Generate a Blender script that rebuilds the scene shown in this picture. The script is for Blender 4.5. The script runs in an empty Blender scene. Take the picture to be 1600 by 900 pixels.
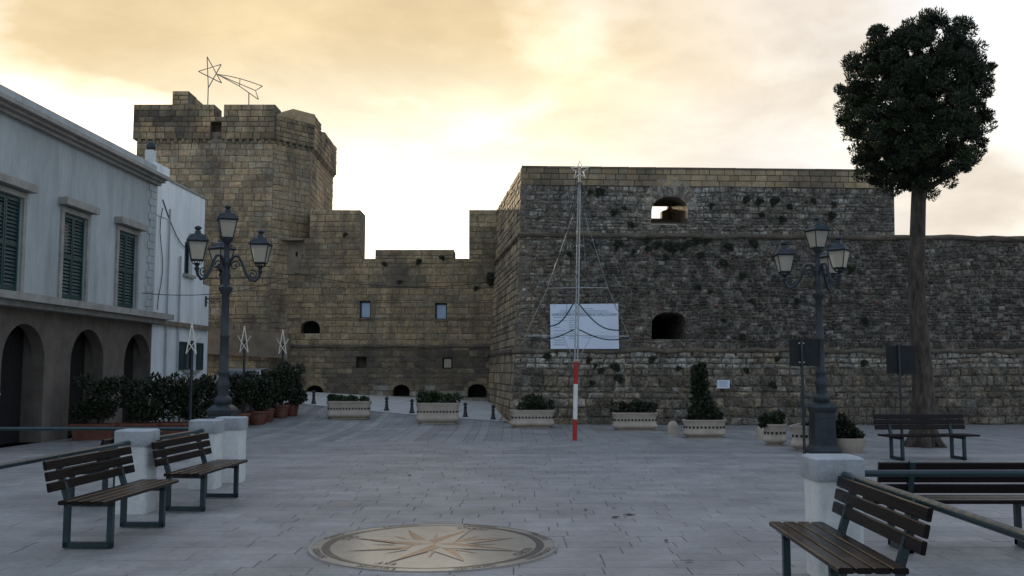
import bpy, math, random
import numpy as np
from mathutils import Vector, noise as mnoise

# ------------------------------------------------------------------ camera
sc = bpy.context.scene
F_PX, EYE = 1500.0, 1.6
PITCH = math.atan(130.0 / F_PX)
cam_d = bpy.data.cameras.new('camera')
cam_d.sensor_width = 36.0
cam_d.lens = F_PX / 1600.0 * 36.0
cam_d.clip_end = 3000
cam = bpy.data.objects.new('camera', cam_d)
sc.collection.objects.link(cam)
cam.location = (0, 0, EYE)
cam.rotation_euler = (math.pi / 2 + PITCH, 0, 0)
sc.camera = cam

# ------------------------------------------------------------------ light
SUN_AZ, SUN_EL = math.radians(-12.5), math.radians(9.0)   # azimuth from +Y towards +X
SUN_DIR = Vector((math.sin(SUN_AZ) * math.cos(SUN_EL), math.cos(SUN_AZ) * math.cos(SUN_EL), math.sin(SUN_EL)))
world = bpy.data.worlds.new('World')
sc.world = world
world.use_nodes = True
sc.view_settings.view_transform = 'Standard'
sc.view_settings.look = 'None'
sc.view_settings.gamma = 1
sc.view_settings.use_curve_mapping = False
sc.view_settings.exposure = 0.0


def build_world():
    nt = world.node_tree
    nt.nodes.clear()
    N, L = nt.nodes.new, nt.links.new

    def math_(op, a, b=None, c=None, clamp=False):
        n = N('ShaderNodeMath'); n.operation = op; n.use_clamp = clamp
        for i, v in enumerate((a, b, c)):
            if v is None: continue
            if isinstance(v, (int, float)): n.inputs[i].default_value = v
            else: L(v, n.inputs[i])
        return n.outputs[0]

    def mix(f, a, b, mode='MIX'):
        n = N('ShaderNodeMix'); n.data_type = 'RGBA'; n.blend_type = mode
        if isinstance(f, (int, float)): n.inputs[0].default_value = f
        else: L(f, n.inputs[0])
        for i, v in ((6, a), (7, b)):
            if isinstance(v, tuple): n.inputs[i].default_value = v + (1,)
            else: L(v, n.inputs[i])
        return n.outputs[2]

    def ramp(v, stops):
        n = N('ShaderNodeValToRGB'); L(v, n.inputs[0])
        e = n.color_ramp.elements
        while len(e) < len(stops): e.new(0.5)
        for k, (p, c) in enumerate(stops):
            e[k].position = p; e[k].color = (c, c, c, 1) if not isinstance(c, tuple) else c + (1,)
        return n.outputs[0]
    sky = N('ShaderNodeTexSky'); sky.sky_type = 'NISHITA'; sky.sun_disc = False
    sky.sun_elevation = SUN_EL; sky.sun_rotation = SUN_AZ % (2 * math.pi)
    sky.air_density = 1.0; sky.dust_density = 1.6; sky.ozone_density = 1.4
    tc = N('ShaderNodeTexCoord')
    vec = tc.outputs['Generated']
    dot = N('ShaderNodeVectorMath'); dot.operation = 'DOT_PRODUCT'
    L(vec, dot.inputs[0]); dot.inputs[1].default_value = SUN_DIR
    d = dot.outputs['Value']
    ang = math_('MULTIPLY', math_('ARCCOSINE', math_('MINIMUM', d, 0.99999)), 180 / math.pi)  # degrees off the sun
    sep = N('ShaderNodeSeparateXYZ'); L(vec, sep.inputs[0])
    # cloud sheet: project the direction on a high plane
    zz = math_('ADD', math_('MAXIMUM', sep.outputs[2], 0.0), 0.22)
    cx = math_('DIVIDE', sep.outputs[0], zz); cy = math_('DIVIDE', sep.outputs[1], zz)
    comb = N('ShaderNodeCombineXYZ'); L(cx, comb.inputs[0]); L(cy, comb.inputs[1])
    comb.inputs[2].default_value = 12.8
    def noise(scale, det, rough, dist):
        n = N('ShaderNodeTexNoise'); L(comb.outputs[0], n.inputs['Vector'])
        n.inputs['Scale'].default_value = scale; n.inputs['Detail'].default_value = det
        n.inputs['Roughness'].default_value = rough; n.inputs['Distortion'].default_value = dist
        return n.outputs[0]
    n1 = noise(0.75, 8, 0.52, 0.25)
    n2 = noise(2.4, 9, 0.58, 0.2)
    cov = ramp(n1, [(0.43, 0.0), (0.56, 1.0)])
    thick = ramp(math_('ADD', math_('MULTIPLY', n1, 0.5), math_('MULTIPLY', n2, 0.5)), [(0.40, 0.0), (0.60, 1.0)])
    # veil of cloud: brightest in a wide low band round the sun, golden above it, cream then blue-grey away from it
    az = math_('MULTIPLY', math_('ARCTAN2', sep.outputs[0], sep.outputs[1]), 180 / math.pi)
    el = math_('MULTIPLY', math_('ARCSINE', sep.outputs[2]), 180 / math.pi)
    da = math_('MULTIPLY', math_('SUBTRACT', az, -6.5), 0.55)   # the cloud is thinnest a little right of the sun
    de = math_('MULTIPLY', math_('SUBTRACT', el, 7.0), 1.32)
    dd = math_('SQRT', math_('ADD', math_('MULTIPLY', da, da), math_('MULTIPLY', de, de)))
    d01 = math_('DIVIDE', dd, 120.0, clamp=True)
    a01 = math_('DIVIDE', ang, 180.0, clamp=True)
    back = (0.56, 0.66, 0.82)  # unseen sky behind the viewer, brightened to fill the walls facing it
    warm = ramp(d01, [(0.0, (2.6, 2.45, 2.0)), (0.06, (1.7, 1.6, 1.3)), (0.095, (1.22, 1.08, 0.80)), (0.14, (1.05, 0.84, 0.51)), (0.20, (0.94, 0.74, 0.46)),
                      (0.33, (0.70, 0.63, 0.56)), (0.55, back), (1.0, back)])
    cream = mix(1.0, warm, (1.02, 1.17, 1.66), 'MULTIPLY')
    warm = mix(ramp(a01, [(0.10, 0.0), (0.165, 1.0), (0.30, 1.0), (0.40, 0.0)]), warm, cream)
    cloud = mix(thick, mix(1.0, warm, (1.10, 1.10, 1.10), 'MULTIPLY'), mix(1.0, warm, (0.80, 0.78, 0.77), 'MULTIPLY'))
    base = mix(1.0, sky.outputs[0], (0.08, 0.08, 0.08), 'MULTIPLY')
    glow = ramp(d01, [(0.0, (2.2, 2.0, 1.6)), (0.10, (1.1, 1.0, 0.78)), (0.2, (0.92, 0.93, 0.95)), (0.33, (0.48, 0.54, 0.60)), (0.55, (0.36, 0.46, 0.62)), (1.0, (0.36, 0.46, 0.62))])
    clear = mix(1.0, base, glow, 'ADD')
    col = mix(math_('ADD', math_('MULTIPLY', cov, 0.85), 0.15), clear, cloud)
    bg = N('ShaderNodeBackground'); L(col, bg.inputs[0]); bg.inputs[1].default_value = 1.0
    out = N('ShaderNodeOutputWorld'); L(bg.outputs[0], out.inputs[0])


build_world()
sun_d = bpy.data.lights.new('sun', 'SUN')
sun_d.energy = 5.0
sun_d.angle = math.radians(1.0)
sun_d.color = (1.0, 0.78, 0.5)
sun = bpy.data.objects.new('sun', sun_d)
sc.collection.objects.link(sun)
sun.rotation_euler = SUN_DIR.to_track_quat('Z', 'Y').to_euler()

# ------------------------------------------------------------------ helpers
COL = sc.collection
R = random.Random(7)
CAM = Vector((0, 0, EYE))
CP, SP = math.cos(PITCH), math.sin(PITCH)


def ray(px, py):
    a, b = (px - 800) / F_PX, (450 - py) / F_PX
    return Vector((a, CP - SP * b, SP + CP * b))


def P(px, py, Y):
    d = ray(px, py)
    return CAM + d * (Y / d.y)


def ground_z(x, y):
    t = min(1, max(0, (y - 26) / 10))
    return t * t * (3 - 2 * t) * max(0.0, 0.40 - 0.053 * max(-16, x))


def G(px, py):
    d = ray(px, py)
    t = 3.0
    while t < 80:
        p = CAM + d * t
        if p.z <= ground_z(p.x, p.y): break
        t += 0.02
    return Vector((p.x, p.y, ground_z(p.x, p.y)))


class Face:
    """A flat wall face: point = O + U*u + V*v + N*d, N towards the viewer."""
    def __init__(s, O, U, V):
        s.O, s.U, s.V = Vector(O), Vector(U).normalized(), Vector(V)
        s.N = s.U.cross(s.V).normalized()
        if s.N.dot(CAM - s.O) < 0: s.N = -s.N
    def P(s, u, v, d=0.0):
        return s.O + s.U * u + s.V * v + s.N * d
    def uv(s, px, py):
        d = ray(px, py)
        t = (s.O - CAM).dot(s.N) / d.dot(s.N)
        w = CAM + d * t - s.O
        a, b, c = s.U.dot(s.U), s.U.dot(s.V), s.V.dot(s.V)
        e, f = w.dot(s.U), w.dot(s.V)
        det = a * c - b * b
        return ((e * c - f * b) / det, (a * f - b * e) / det)


class MB:
    def __init__(s):
        s.v, s.f, s.c = [], [], []
    def add(s, vs, fs, tint=None):
        n = len(s.v)
        s.v.extend(tuple(p) for p in vs)
        s.f.extend(tuple(i + n for i in f) for f in fs)
        if tint is not None: s.c.extend([tint] * len(vs))
        return s
    def box(s, c, size, rz=0.0, tint=None, taper=1.0):
        x, y, z = size[0] / 2, size[1] / 2, size[2] / 2
        cs, sn = math.cos(rz), math.sin(rz)
        vs = []
        for dz, k in ((-z, 1.0), (z, taper)):
            for dx, dy in ((-x, -y), (x, -y), (x, y), (-x, y)):
                dx, dy = dx * k, dy * k
                vs.append((c[0] + dx * cs - dy * sn, c[1] + dx * sn + dy * cs, c[2] + dz))
        return s.add(vs, [(3, 2, 1, 0), (4, 5, 6, 7), (0, 1, 5, 4), (1, 2, 6, 5), (2, 3, 7, 6), (3, 0, 4, 7)], tint)
    def beam(s, a, b, w, h, up=(0, 0, 1), tint=None):
        a, b = Vector(a), Vector(b)
        t = (b - a).normalized(); up = Vector(up)
        sd = t.cross(up)
        if sd.length < 1e-4: sd = t.cross(Vector((1, 0, 0)))
        sd.normalize(); up = sd.cross(t).normalized()
        vs = []
        for p in (a, b):
            for i, j in ((-1, -1), (1, -1), (1, 1), (-1, 1)):
                vs.append(p + sd * (i * w / 2) + up * (j * h / 2))
        return s.add(vs, [(0, 1, 2, 3), (7, 6, 5, 4), (0, 4, 5, 1), (1, 5, 6, 2), (2, 6, 7, 3), (3, 7, 4, 0)], tint)
    def tube(s, pts, r, n=8, tint=None, closed=False):
        pts = [Vector(p) for p in pts]
        rs = r if isinstance(r, (list, tuple)) else [r] * len(pts)
        base = []
        prev = None
        m = len(pts)
        for i, p in enumerate(pts):
            if closed: t = pts[(i + 1) % m] - pts[i - 1]
            else: t = pts[min(i + 1, m - 1)] - pts[max(i - 1, 0)]
            t.normalize()
            if prev is None:
                prev = t.cross(Vector((0, 0, 1)))
                if prev.length < 1e-3: prev = t.cross(Vector((1, 0, 0)))
            sd = (prev - t * prev.dot(t)).normalized(); prev = sd
            up = t.cross(sd)
            for k in range(n):
                a = 2 * math.pi * k / n
                base.append(p + (sd * math.cos(a) + up * math.sin(a)) * rs[i])
        fs = []
        for i in range(m if closed else m - 1):
            j = (i + 1) % m
            for k in range(n):
                q = (k + 1) % n
                fs.append((i * n + k, i * n + q, j * n + q, j * n + k))
        if not closed:
            fs.append(tuple(range(n - 1, -1, -1))); fs.append(tuple((m - 1) * n + k for k in range(n)))
        return s.add(base, fs, tint)
    def lathe(s, prof, c=(0, 0, 0), n=20, tint=None, sq=None):
        vs, fs = [], []
        for (r, z) in prof:
            for k in range(n):
                a = 2 * math.pi * (k + 0.5) / n
                vs.append((c[0] + r * math.cos(a), c[1] + r * math.sin(a), c[2] + z))
        for i in range(len(prof) - 1):
            for k in range(n):
                q = (k + 1) % n
                fs.append((i * n + k, i * n + q, (i + 1) * n + q, (i + 1) * n + k))
        fs.append(tuple(range(n - 1, -1, -1))); fs.append(tuple((len(prof) - 1) * n + k for k in range(n)))
        return s.add(vs, fs, tint)
    def loft(s, rings, cap0=True, cap1=True, tint=None):
        n = len(rings[0]); vs = [p for r in rings for p in r]; fs = []
        for i in range(len(rings) - 1):
            for k in range(n):
                q = (k + 1) % n
                fs.append((i * n + k, i * n + q, (i + 1) * n + q, (i + 1) * n + k))
        if cap0: fs.append(tuple(range(n - 1, -1, -1)))
        if cap1: fs.append(tuple((len(rings) - 1) * n + k for k in range(n)))
        return s.add(vs, fs, tint)
    def ball(s, c, r, n=10, m=6, tint=None, sz=1.0):
        prof = [(max(1e-4, r * math.sin(math.pi * i / m)), -r * sz * math.cos(math.pi * i / m)) for i in range(m + 1)]
        return s.lathe(prof, c, n, tint)
    def prism(s, pts, nrm, depth, tint=None):
        nrm = Vector(nrm); pts = [Vector(p) for p in pts]; n = len(pts)
        vs = pts + [p - nrm * depth for p in pts]
        fs = [tuple(range(n)), tuple(range(2 * n - 1, n - 1, -1))]
        for k in range(n):
            q = (k + 1) % n
            fs.append((k, k + n, q + n, q))
        return s.add(vs, fs, tint)
    def build(s, name, mat, parent=None, smooth=False, kind=None, local=False):
        me = bpy.data.meshes.new(name)
        off = Vector((0, 0, 0))
        if parent is not None and not local: off = world_loc(parent)
        vs = s.v
        if off.length > 0: vs = [(p[0] - off.x, p[1] - off.y, p[2] - off.z) for p in vs]
        me.from_pydata(vs, [], s.f)
        if s.c and len(s.c) == len(s.v):
            a = me.attributes.new('tint', 'FLOAT_COLOR', 'POINT')
            a.data.foreach_set('color', np.array([(c[0], c[1], c[2], 1.0) for c in s.c], dtype=np.float32).ravel())
        if smooth:
            me.polygons.foreach_set('use_smooth', [True] * len(me.polygons))
            if smooth != 'all': me.set_sharp_from_angle(angle=math.radians(40))
        me.materials.append(mat)
        o = bpy.data.objects.new(name, me)
        COL.objects.link(o)
        if parent is not None: o.parent = parent
        if kind: o['kind'] = kind
        return o


def world_loc(o):
    p = Vector((0, 0, 0))
    while o is not None:
        p += Vector(o.location); o = o.parent
    return p


def thing(name, label, cat, loc=(0, 0, 0), rz=0.0, group=None):
    o = bpy.data.objects.new(name, None)
    o.empty_display_size = 0.2
    COL.objects.link(o)
    o.location = loc; o.rotation_euler = (0, 0, rz)
    return tag(o, label, cat, group)


def tag(o, label, cat, group=None):
    o['label'] = label; o['category'] = cat
    if group: o['group'] = group
    return o


def copy_tree(o, parent=None, loc=None, rz=None, label=None, scale=None):
    c = o.copy(); COL.objects.link(c); c.parent = parent
    if loc is not None: c.location = loc
    if rz is not None: c.rotation_euler = (0, 0, rz)
    if scale is not None: c.scale = (scale, scale, scale) if isinstance(scale, (int, float)) else scale
    if label: c['label'] = label
    for ch in list(o.children): copy_tree(ch, c)
    return c


# ------------------------------------------------------------------ materials
def mat(name, color=(.5, .5, .5), rough=0.8, metal=0.0, attr=False, var=0.25, vscale=6.0, bump=0.2, bscale=30.0,
        fine=0.0, spec=0.35, stain=0.0, sscale=0.7, scol=(0.02, 0.02, 0.018), coat=0.0, stretch=None, fmul=9.0, streak=0.0):
    m = bpy.data.materials.new(name); m.use_nodes = True
    nt = m.node_tree; N, L = nt.nodes.new, nt.links.new
    b = nt.nodes['Principled BSDF']
    b.inputs['Roughness'].default_value = rough; b.inputs['Metallic'].default_value = metal
    b.inputs['Specular IOR Level'].default_value = spec
    if coat: b.inputs['Coat Weight'].default_value = coat; b.inputs['Coat Roughness'].default_value = 0.25
    geo = N('ShaderNodeNewGeometry'); pos = geo.outputs['Position']
    if stretch:
        vm = N('ShaderNodeVectorMath'); vm.operation = 'MULTIPLY'; L(pos, vm.inputs[0]); vm.inputs[1].default_value = stretch
        pos = vm.outputs[0]
    def noise(s, d=6, r=0.6):
        n = N('ShaderNodeTexNoise'); L(pos, n.inputs['Vector'])
        n.inputs['Scale'].default_value = s; n.inputs['Detail'].default_value = d; n.inputs['Roughness'].default_value = r
        return n.outputs[0]
    if attr:
        at = N('ShaderNodeAttribute'); at.attribute_name = 'tint'; c = at.outputs['Color']
    else:
        rgb = N('ShaderNodeRGB'); rgb.outputs[0].default_value = tuple(color) + (1,); c = rgb.outputs[0]
    def mixn(f, a, bb, mode):
        n = N('ShaderNodeMix'); n.data_type = 'RGBA'; n.blend_type = mode
        if isinstance(f, float): n.inputs[0].default_value = f
        else: L(f, n.inputs[0])
        L(a, n.inputs[6])
        if isinstance(bb, tuple): n.inputs[7].default_value = bb + (1,)
        else: L(bb, n.inputs[7])
        return n.outputs[2]
    def rng(v, a, bb, c0, c1):
        n = N('ShaderNodeMapRange'); L(v, n.inputs[0])
        n.inputs[1].default_value = a; n.inputs[2].default_value = bb; n.inputs[3].default_value = c0; n.inputs[4].default_value = c1
        return n.outputs[0]
    if var:
        c = mixn(1.0, c, rng(noise(vscale), 0.3, 0.7, 1 - var, 1 + var), 'MULTIPLY')
    if fine:
        c = mixn(1.0, c, rng(noise(vscale * fmul, 4, 0.7), 0.3, 0.7, 1 - fine, 1 + fine), 'MULTIPLY')
    if stain:
        c = mixn(rng(noise(sscale, 8, 0.65), 0.52, 0.68, 0.0, stain), c, tuple(scol), 'MIX')
    if streak:
        vm = N('ShaderNodeVectorMath'); vm.operation = 'MULTIPLY'; L(geo.outputs['Position'], vm.inputs[0]); vm.inputs[1].default_value = (1.6, 1.6, 0.22)
        sn = N('ShaderNodeTexNoise'); L(vm.outputs[0], sn.inputs['Vector']); sn.inputs['Scale'].default_value = 1.3; sn.inputs['Detail'].default_value = 7; sn.inputs['Roughness'].default_value = 0.62
        c = mixn(rng(sn.outputs[0], 0.46, 0.68, 0.0, streak), c, tuple(scol), 'MIX')
    L(c, b.inputs['Base Color'])
    if bump:
        bp = N('ShaderNodeBump'); bp.inputs['Strength'].default_value = bump; bp.inputs['Distance'].default_value = 0.03
        L(noise(bscale, 8, 0.65), bp.inputs['Height']); L(bp.outputs[0], b.inputs['Normal'])
    if rough > 0.3:
        L(rng(noise(vscale * 2.3), 0.3, 0.7, max(0.05, rough - 0.12), min(1, rough + 0.12)), b.inputs['Roughness'])
    return m


M = {}
M['stone'] = mat('weathered_stone', attr=True, rough=0.92, var=0.32, vscale=2.6, fine=0.34, fmul=5, bump=0.8, bscale=14, spec=0.15, streak=0.55,
                 stain=0.55, sscale=0.8, scol=(0.075, 0.068, 0.058))
M['rubble'] = mat('lichened_rubble', attr=True, rough=0.95, var=0.5, vscale=3.6, fine=0.75, fmul=3.6, bump=1.0, bscale=9, spec=0.1, streak=0.35,
                  stain=0.65, sscale=1.3, scol=(0.06, 0.056, 0.048))
M['block'] = mat('cut_sandstone', attr=True, rough=0.9, var=0.2, vscale=5, fine=0.22, bump=0.5, bscale=28, spec=0.15, stain=0.4, sscale=1.6, scol=(0.07, 0.06, 0.045))
M['dark_mortar'] = mat('dirty_mortar', (0.15, 0.132, 0.105), 0.95, var=0.5, vscale=3.6, fine=0.75, fmul=3.6, bump=1.0, bscale=9, spec=0.1)
M['mortar'] = mat('old_mortar', (0.17, 0.145, 0.11), 0.95, var=0.5, vscale=4, fine=0.4, bump=1.0, bscale=22, spec=0.1)
M['plaster'] = mat('weathered_plaster', (0.22, 0.175, 0.125), 0.92, var=0.3, vscale=2, fine=0.2, bump=0.4, bscale=14, spec=0.15, stain=0.5, sscale=1.2, scol=(0.11, 0.095, 0.075))
M['paving'] = mat('limestone_paving', attr=True, rough=0.52, var=0.2, vscale=1.6, fine=0.14, bump=0.18, bscale=40, spec=0.4, stain=0.45, sscale=0.7, scol=(0.17, 0.155, 0.145))
M['ground'] = mat('paving_bed', (0.22, 0.21, 0.20), 0.9, var=0.3, vscale=3, bump=0.3)
M['road'] = mat('pale_concrete', (0.50, 0.49, 0.46), 0.75, var=0.15, vscale=1.2, fine=0.1, bump=0.2, stain=0.25, sscale=0.8, scol=(0.25, 0.24, 0.22))
M['white_wall'] = mat('whitewashed_render', (0.80, 0.83, 0.81), 0.85, streak=0.35, var=0.08, vscale=1.0, fine=0.05, bump=0.15, bscale=12, stain=0.3, sscale=0.8, scol=(0.42, 0.45, 0.44), stretch=(1, 1, .3))
M['grey_wall'] = mat('grey_render', (0.42, 0.45, 0.44), 0.88, streak=0.5, var=0.14, vscale=1.1, fine=0.08, bump=0.2, bscale=12, stain=0.4, sscale=0.9, scol=(0.23, 0.24, 0.22), stretch=(1, 1, .3))
M['porch'] = mat('brown_porch_stone_shaded', (0.15, 0.125, 0.10), 0.88, var=0.25, vscale=2.5, fine=0.15, bump=0.3, streak=0.4, scol=(0.07, 0.06, 0.05))  # brown stone, with the ground-floor shade darkened into its colour
M['trim'] = mat('stone_trim', (0.33, 0.31, 0.27), 0.85, var=0.2, vscale=4, bump=0.3, stain=0.4, sscale=1.5, scol=(0.12, 0.11, 0.1))
M['iron'] = mat('cast_iron', (0.030, 0.038, 0.042), 0.5, 0.3, var=0.3, vscale=8, bump=0.15, bscale=50, spec=0.5)
M['green_metal'] = mat('green_painted_steel', (0.011, 0.032, 0.036), 0.38, 0.0, var=0.2, vscale=8, bump=0.08, bscale=60, spec=0.5)
M['shutter'] = mat('green_shutter_paint', (0.02, 0.055, 0.05), 0.5, var=0.2, bump=0.1)
M['wood'] = mat('dark_varnished_slats', (0.012, 0.0075, 0.006), 0.32, var=0.4, vscale=7, fine=0.25, bump=0.12, bscale=30, spec=0.16, stretch=(1, .12, 1))
M['wood_x'] = mat('dark_varnished_slats_across', (0.012, 0.0075, 0.006), 0.32, var=0.4, vscale=7, fine=0.25, bump=0.12, bscale=30, spec=0.16, stretch=(.12, 1, 1))
M['terracotta'] = mat('terracotta', (0.17, 0.066, 0.042), 0.8, var=0.25, vscale=6, fine=0.12, bump=0.2, stain=0.3, sscale=3, scol=(0.2, 0.13, 0.1))
M['cast_stone'] = mat('cast_stone', (0.44, 0.365, 0.29), 0.8, var=0.15, vscale=4, fine=0.12, bump=0.25, bscale=40, stain=0.3, sscale=2.5, scol=(0.26, 0.21, 0.17))
M['frieze'] = mat('dark_frieze', (0.028, 0.025, 0.022), 0.85, var=0.2)
M['soil'] = mat('soil', (0.03, 0.022, 0.016), 0.95, var=0.4, bump=0.8)
M['pillar'] = mat('white_pillar_paint', (0.62, 0.62, 0.58), 0.8, var=0.1, vscale=3, fine=0.08, bump=0.15, stain=0.3, sscale=2.2, scol=(0.36, 0.38, 0.33))
M['cap'] = mat('concrete_cap', (0.36, 0.38, 0.38), 0.85, var=0.2, vscale=5, fine=0.15, bump=0.3, stain=0.35, sscale=4, scol=(0.2, 0.21, 0.2))
M['steel'] = mat('galvanised_steel', (0.42, 0.42, 0.41), 0.45, 0.7, var=0.2, vscale=9, bump=0.1)
M['wire'] = mat('pale_wire', (0.30, 0.26, 0.22), 0.6, var=0.1, bump=0)
M['rope'] = mat('green_garland', (0.02, 0.05, 0.05), 0.7, var=0.3, vscale=30, bump=0.4)
M['lightwire'] = mat('rope_light', (0.78, 0.72, 0.60), 0.5, var=0.1, bump=0)
M['red'] = mat('red_paint', (0.42, 0.03, 0.02), 0.5, var=0.2, vscale=8, bump=0.1)
M['white_paint'] = mat('white_paint', (0.74, 0.72, 0.66), 0.5, var=0.1, bump=0.1)
M['board'] = mat('white_board', (0.66, 0.72, 0.80), 0.5, var=0.05, vscale=1.5, bump=0.03)
M['ink'] = mat('board_print', (0.03, 0.035, 0.05), 0.7, var=0.0, bump=0)
M['paleink'] = mat('faded_print', (0.28, 0.32, 0.38), 0.7, var=0.0, bump=0)
M['sign'] = mat('sign_back', (0.014, 0.015, 0.016), 0.7, 0.0, var=0.15, bump=0.05)
M['dark'] = mat('dark_interior', (0.012, 0.011, 0.010), 0.95, var=0.2, bump=0.2)  # near-black colour stands for the shade deep inside openings
M['pane_pale'] = mat('pane_sky_reflection', (0.40, 0.50, 0.60), 0.4, var=0.06, bump=0.03)  # pale blue stands for the sky reflected in the window panes
M['panel_cream'] = mat('cream_panel', (0.40, 0.36, 0.26), 0.7, var=0.08, bump=0.05)
M['brick_orange'] = mat('terracotta_lip', (0.30, 0.16, 0.08), 0.85, var=0.3, bump=0.3)
M['inlay_pale'] = mat('polished_pale_marble', (0.37, 0.325, 0.26), 0.20, var=0.12, vscale=4, fine=0.06, bump=0.02, bscale=20, spec=0.55)
M['inlay_rose'] = mat('polished_rose_marble', (0.25, 0.13, 0.08), 0.20, var=0.15, vscale=6, fine=0.08, bump=0.02, spec=0.5)
M['inlay_grey'] = mat('polished_grey_marble', (0.10, 0.097, 0.093), 0.22, var=0.2, vscale=6, fine=0.1, bump=0.02, spec=0.5)
M['inlay_dark'] = mat('dark_inlay_letters', (0.03, 0.025, 0.023), 0.5, var=0.1, bump=0.0)
M['leaf'] = mat('leaves', attr=True, rough=0.6, var=0.15, bump=0.0, spec=0.3)
M['bark'] = mat('bark', (0.07, 0.055, 0.042), 0.95, var=0.6, vscale=9, fine=0.5, fmul=3, bump=1.0, bscale=14, stretch=(1, 1, .25))
M['carpaint'] = mat('silver_car_paint', (0.45, 0.47, 0.50), 0.25, 0.5, var=0.03, bump=0, coat=0.6)
M['rubber'] = mat('rubber', (0.02, 0.02, 0.02), 0.8, var=0.1, bump=0.1)
M['redlamp'] = mat('red_lamp_plastic', (0.35, 0.02, 0.02), 0.2, var=0, bump=0)


def glass(name, col, rough, trans, alpha_diff):
    m = bpy.data.materials.new(name); m.use_nodes = True
    nt = m.node_tree; N, L = nt.nodes.new, nt.links.new
    nt.nodes.clear()
    tr = N('ShaderNodeBsdfTransparent'); tr.inputs[0].default_value = col + (1,)
    tl = N('ShaderNodeBsdfTranslucent'); tl.inputs[0].default_value = col + (1,)
    df = N('ShaderNodeBsdfDiffuse'); df.inputs[0].default_value = col + (1,)
    gl = N('ShaderNodeBsdfGlossy'); gl.inputs[1].default_value = rough
    a = N('ShaderNodeMixShader'); a.inputs[0].default_value = 0.5; L(tl.outputs[0], a.inputs[1]); L(df.outputs[0], a.inputs[2])
    b = N('ShaderNodeMixShader'); b.inputs[0].default_value = alpha_diff; L(tr.outputs[0], b.inputs[1]); L(a.outputs[0], b.inputs[2])
    fr = N('ShaderNodeFresnel'); fr.inputs[0].default_value = 1.45
    c = N('ShaderNodeMixShader'); L(fr.outputs[0], c.inputs[0]); L(b.outputs[0], c.inputs[1]); L(gl.outputs[0], c.inputs[2])
    o = N('ShaderNodeOutputMaterial'); L(c.outputs[0], o.inputs[0])
    return m


M['lampglass'] = glass('frosted_lamp_glass', (0.86, 0.80, 0.66), 0.2, 0.6, 0.62)
M['bulb'] = mat('opal_bulb', (0.75, 0.75, 0.72), 0.3, var=0, bump=0)
M['carglass'] = mat('car_glass', (0.02, 0.025, 0.03), 0.05, var=0, bump=0, spec=0.7)


# ------------------------------------------------------------------ colour of stones
def fn(x, y, z, s, o=0.0):
    return mnoise.fractal(Vector((x * s + o, y * s + o * 1.7, z * s - o)), 0.9, 2.1, 5)


def lerp(a, b, t):
    t = max(0, min(1, t))
    return tuple(a[i] + (b[i] - a[i]) * t for i in range(3))


TAN, OCHRE = (0.43, 0.328, 0.195), (0.38, 0.282, 0.16)
GREYB, DARKC = (0.245, 0.208, 0.152), (0.112, 0.095, 0.073)
PALE, BROWN = (0.45, 0.415, 0.345), (0.235, 0.185, 0.122)


def jit(c, r, k=0.2):
    g = 1 + r.uniform(-k, k); h = r.uniform(-0.05, 0.05)
    return (c[0] * g * (1 + h), c[1] * g, c[2] * g * (1 - h))


# ------------------------------------------------------------------ walls of stones
def solid_body(face, cuts_u, cuts_v, solid, thick, d0=-0.03):
    mb = MB()
    us, vs = sorted(set(cuts_u)), sorted(set(cuts_v))
    idx = {}
    def vid(i, j, k):
        if (i, j, k) not in idx:
            idx[(i, j, k)] = len(mb.v)
            mb.v.append(tuple(face.P(us[i], vs[j], d0 if k == 0 else -thick)))
        return idx[(i, j, k)]
    S = [[solid((us[i] + us[i + 1]) / 2, (vs[j] + vs[j + 1]) / 2) for j in range(len(vs) - 1)] for i in range(len(us) - 1)]
    def s(i, j):
        return 0 <= i < len(us) - 1 and 0 <= j < len(vs) - 1 and S[i][j]
    for i in range(len(us) - 1):
        for j in range(len(vs) - 1):
            if not S[i][j]: continue
            q = [(i, j), (i + 1, j), (i + 1, j + 1), (i, j + 1)]
            mb.f.append(tuple(vid(a, b, 0) for a, b in q))
            mb.f.append(tuple(vid(a, b, 1) for a, b in reversed(q)))
            for (di, dj), (a, b) in (((0, -1), (0, 1)), ((1, 0), (1, 2)), ((0, 1), (2, 3)), ((-1, 0), (3, 0))):
                if not s(i + di, j + dj):
                    mb.f.append((vid(*q[a], 0), vid(*q[a], 1), vid(*q[b], 1), vid(*q[b], 0)))
    return mb


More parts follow.
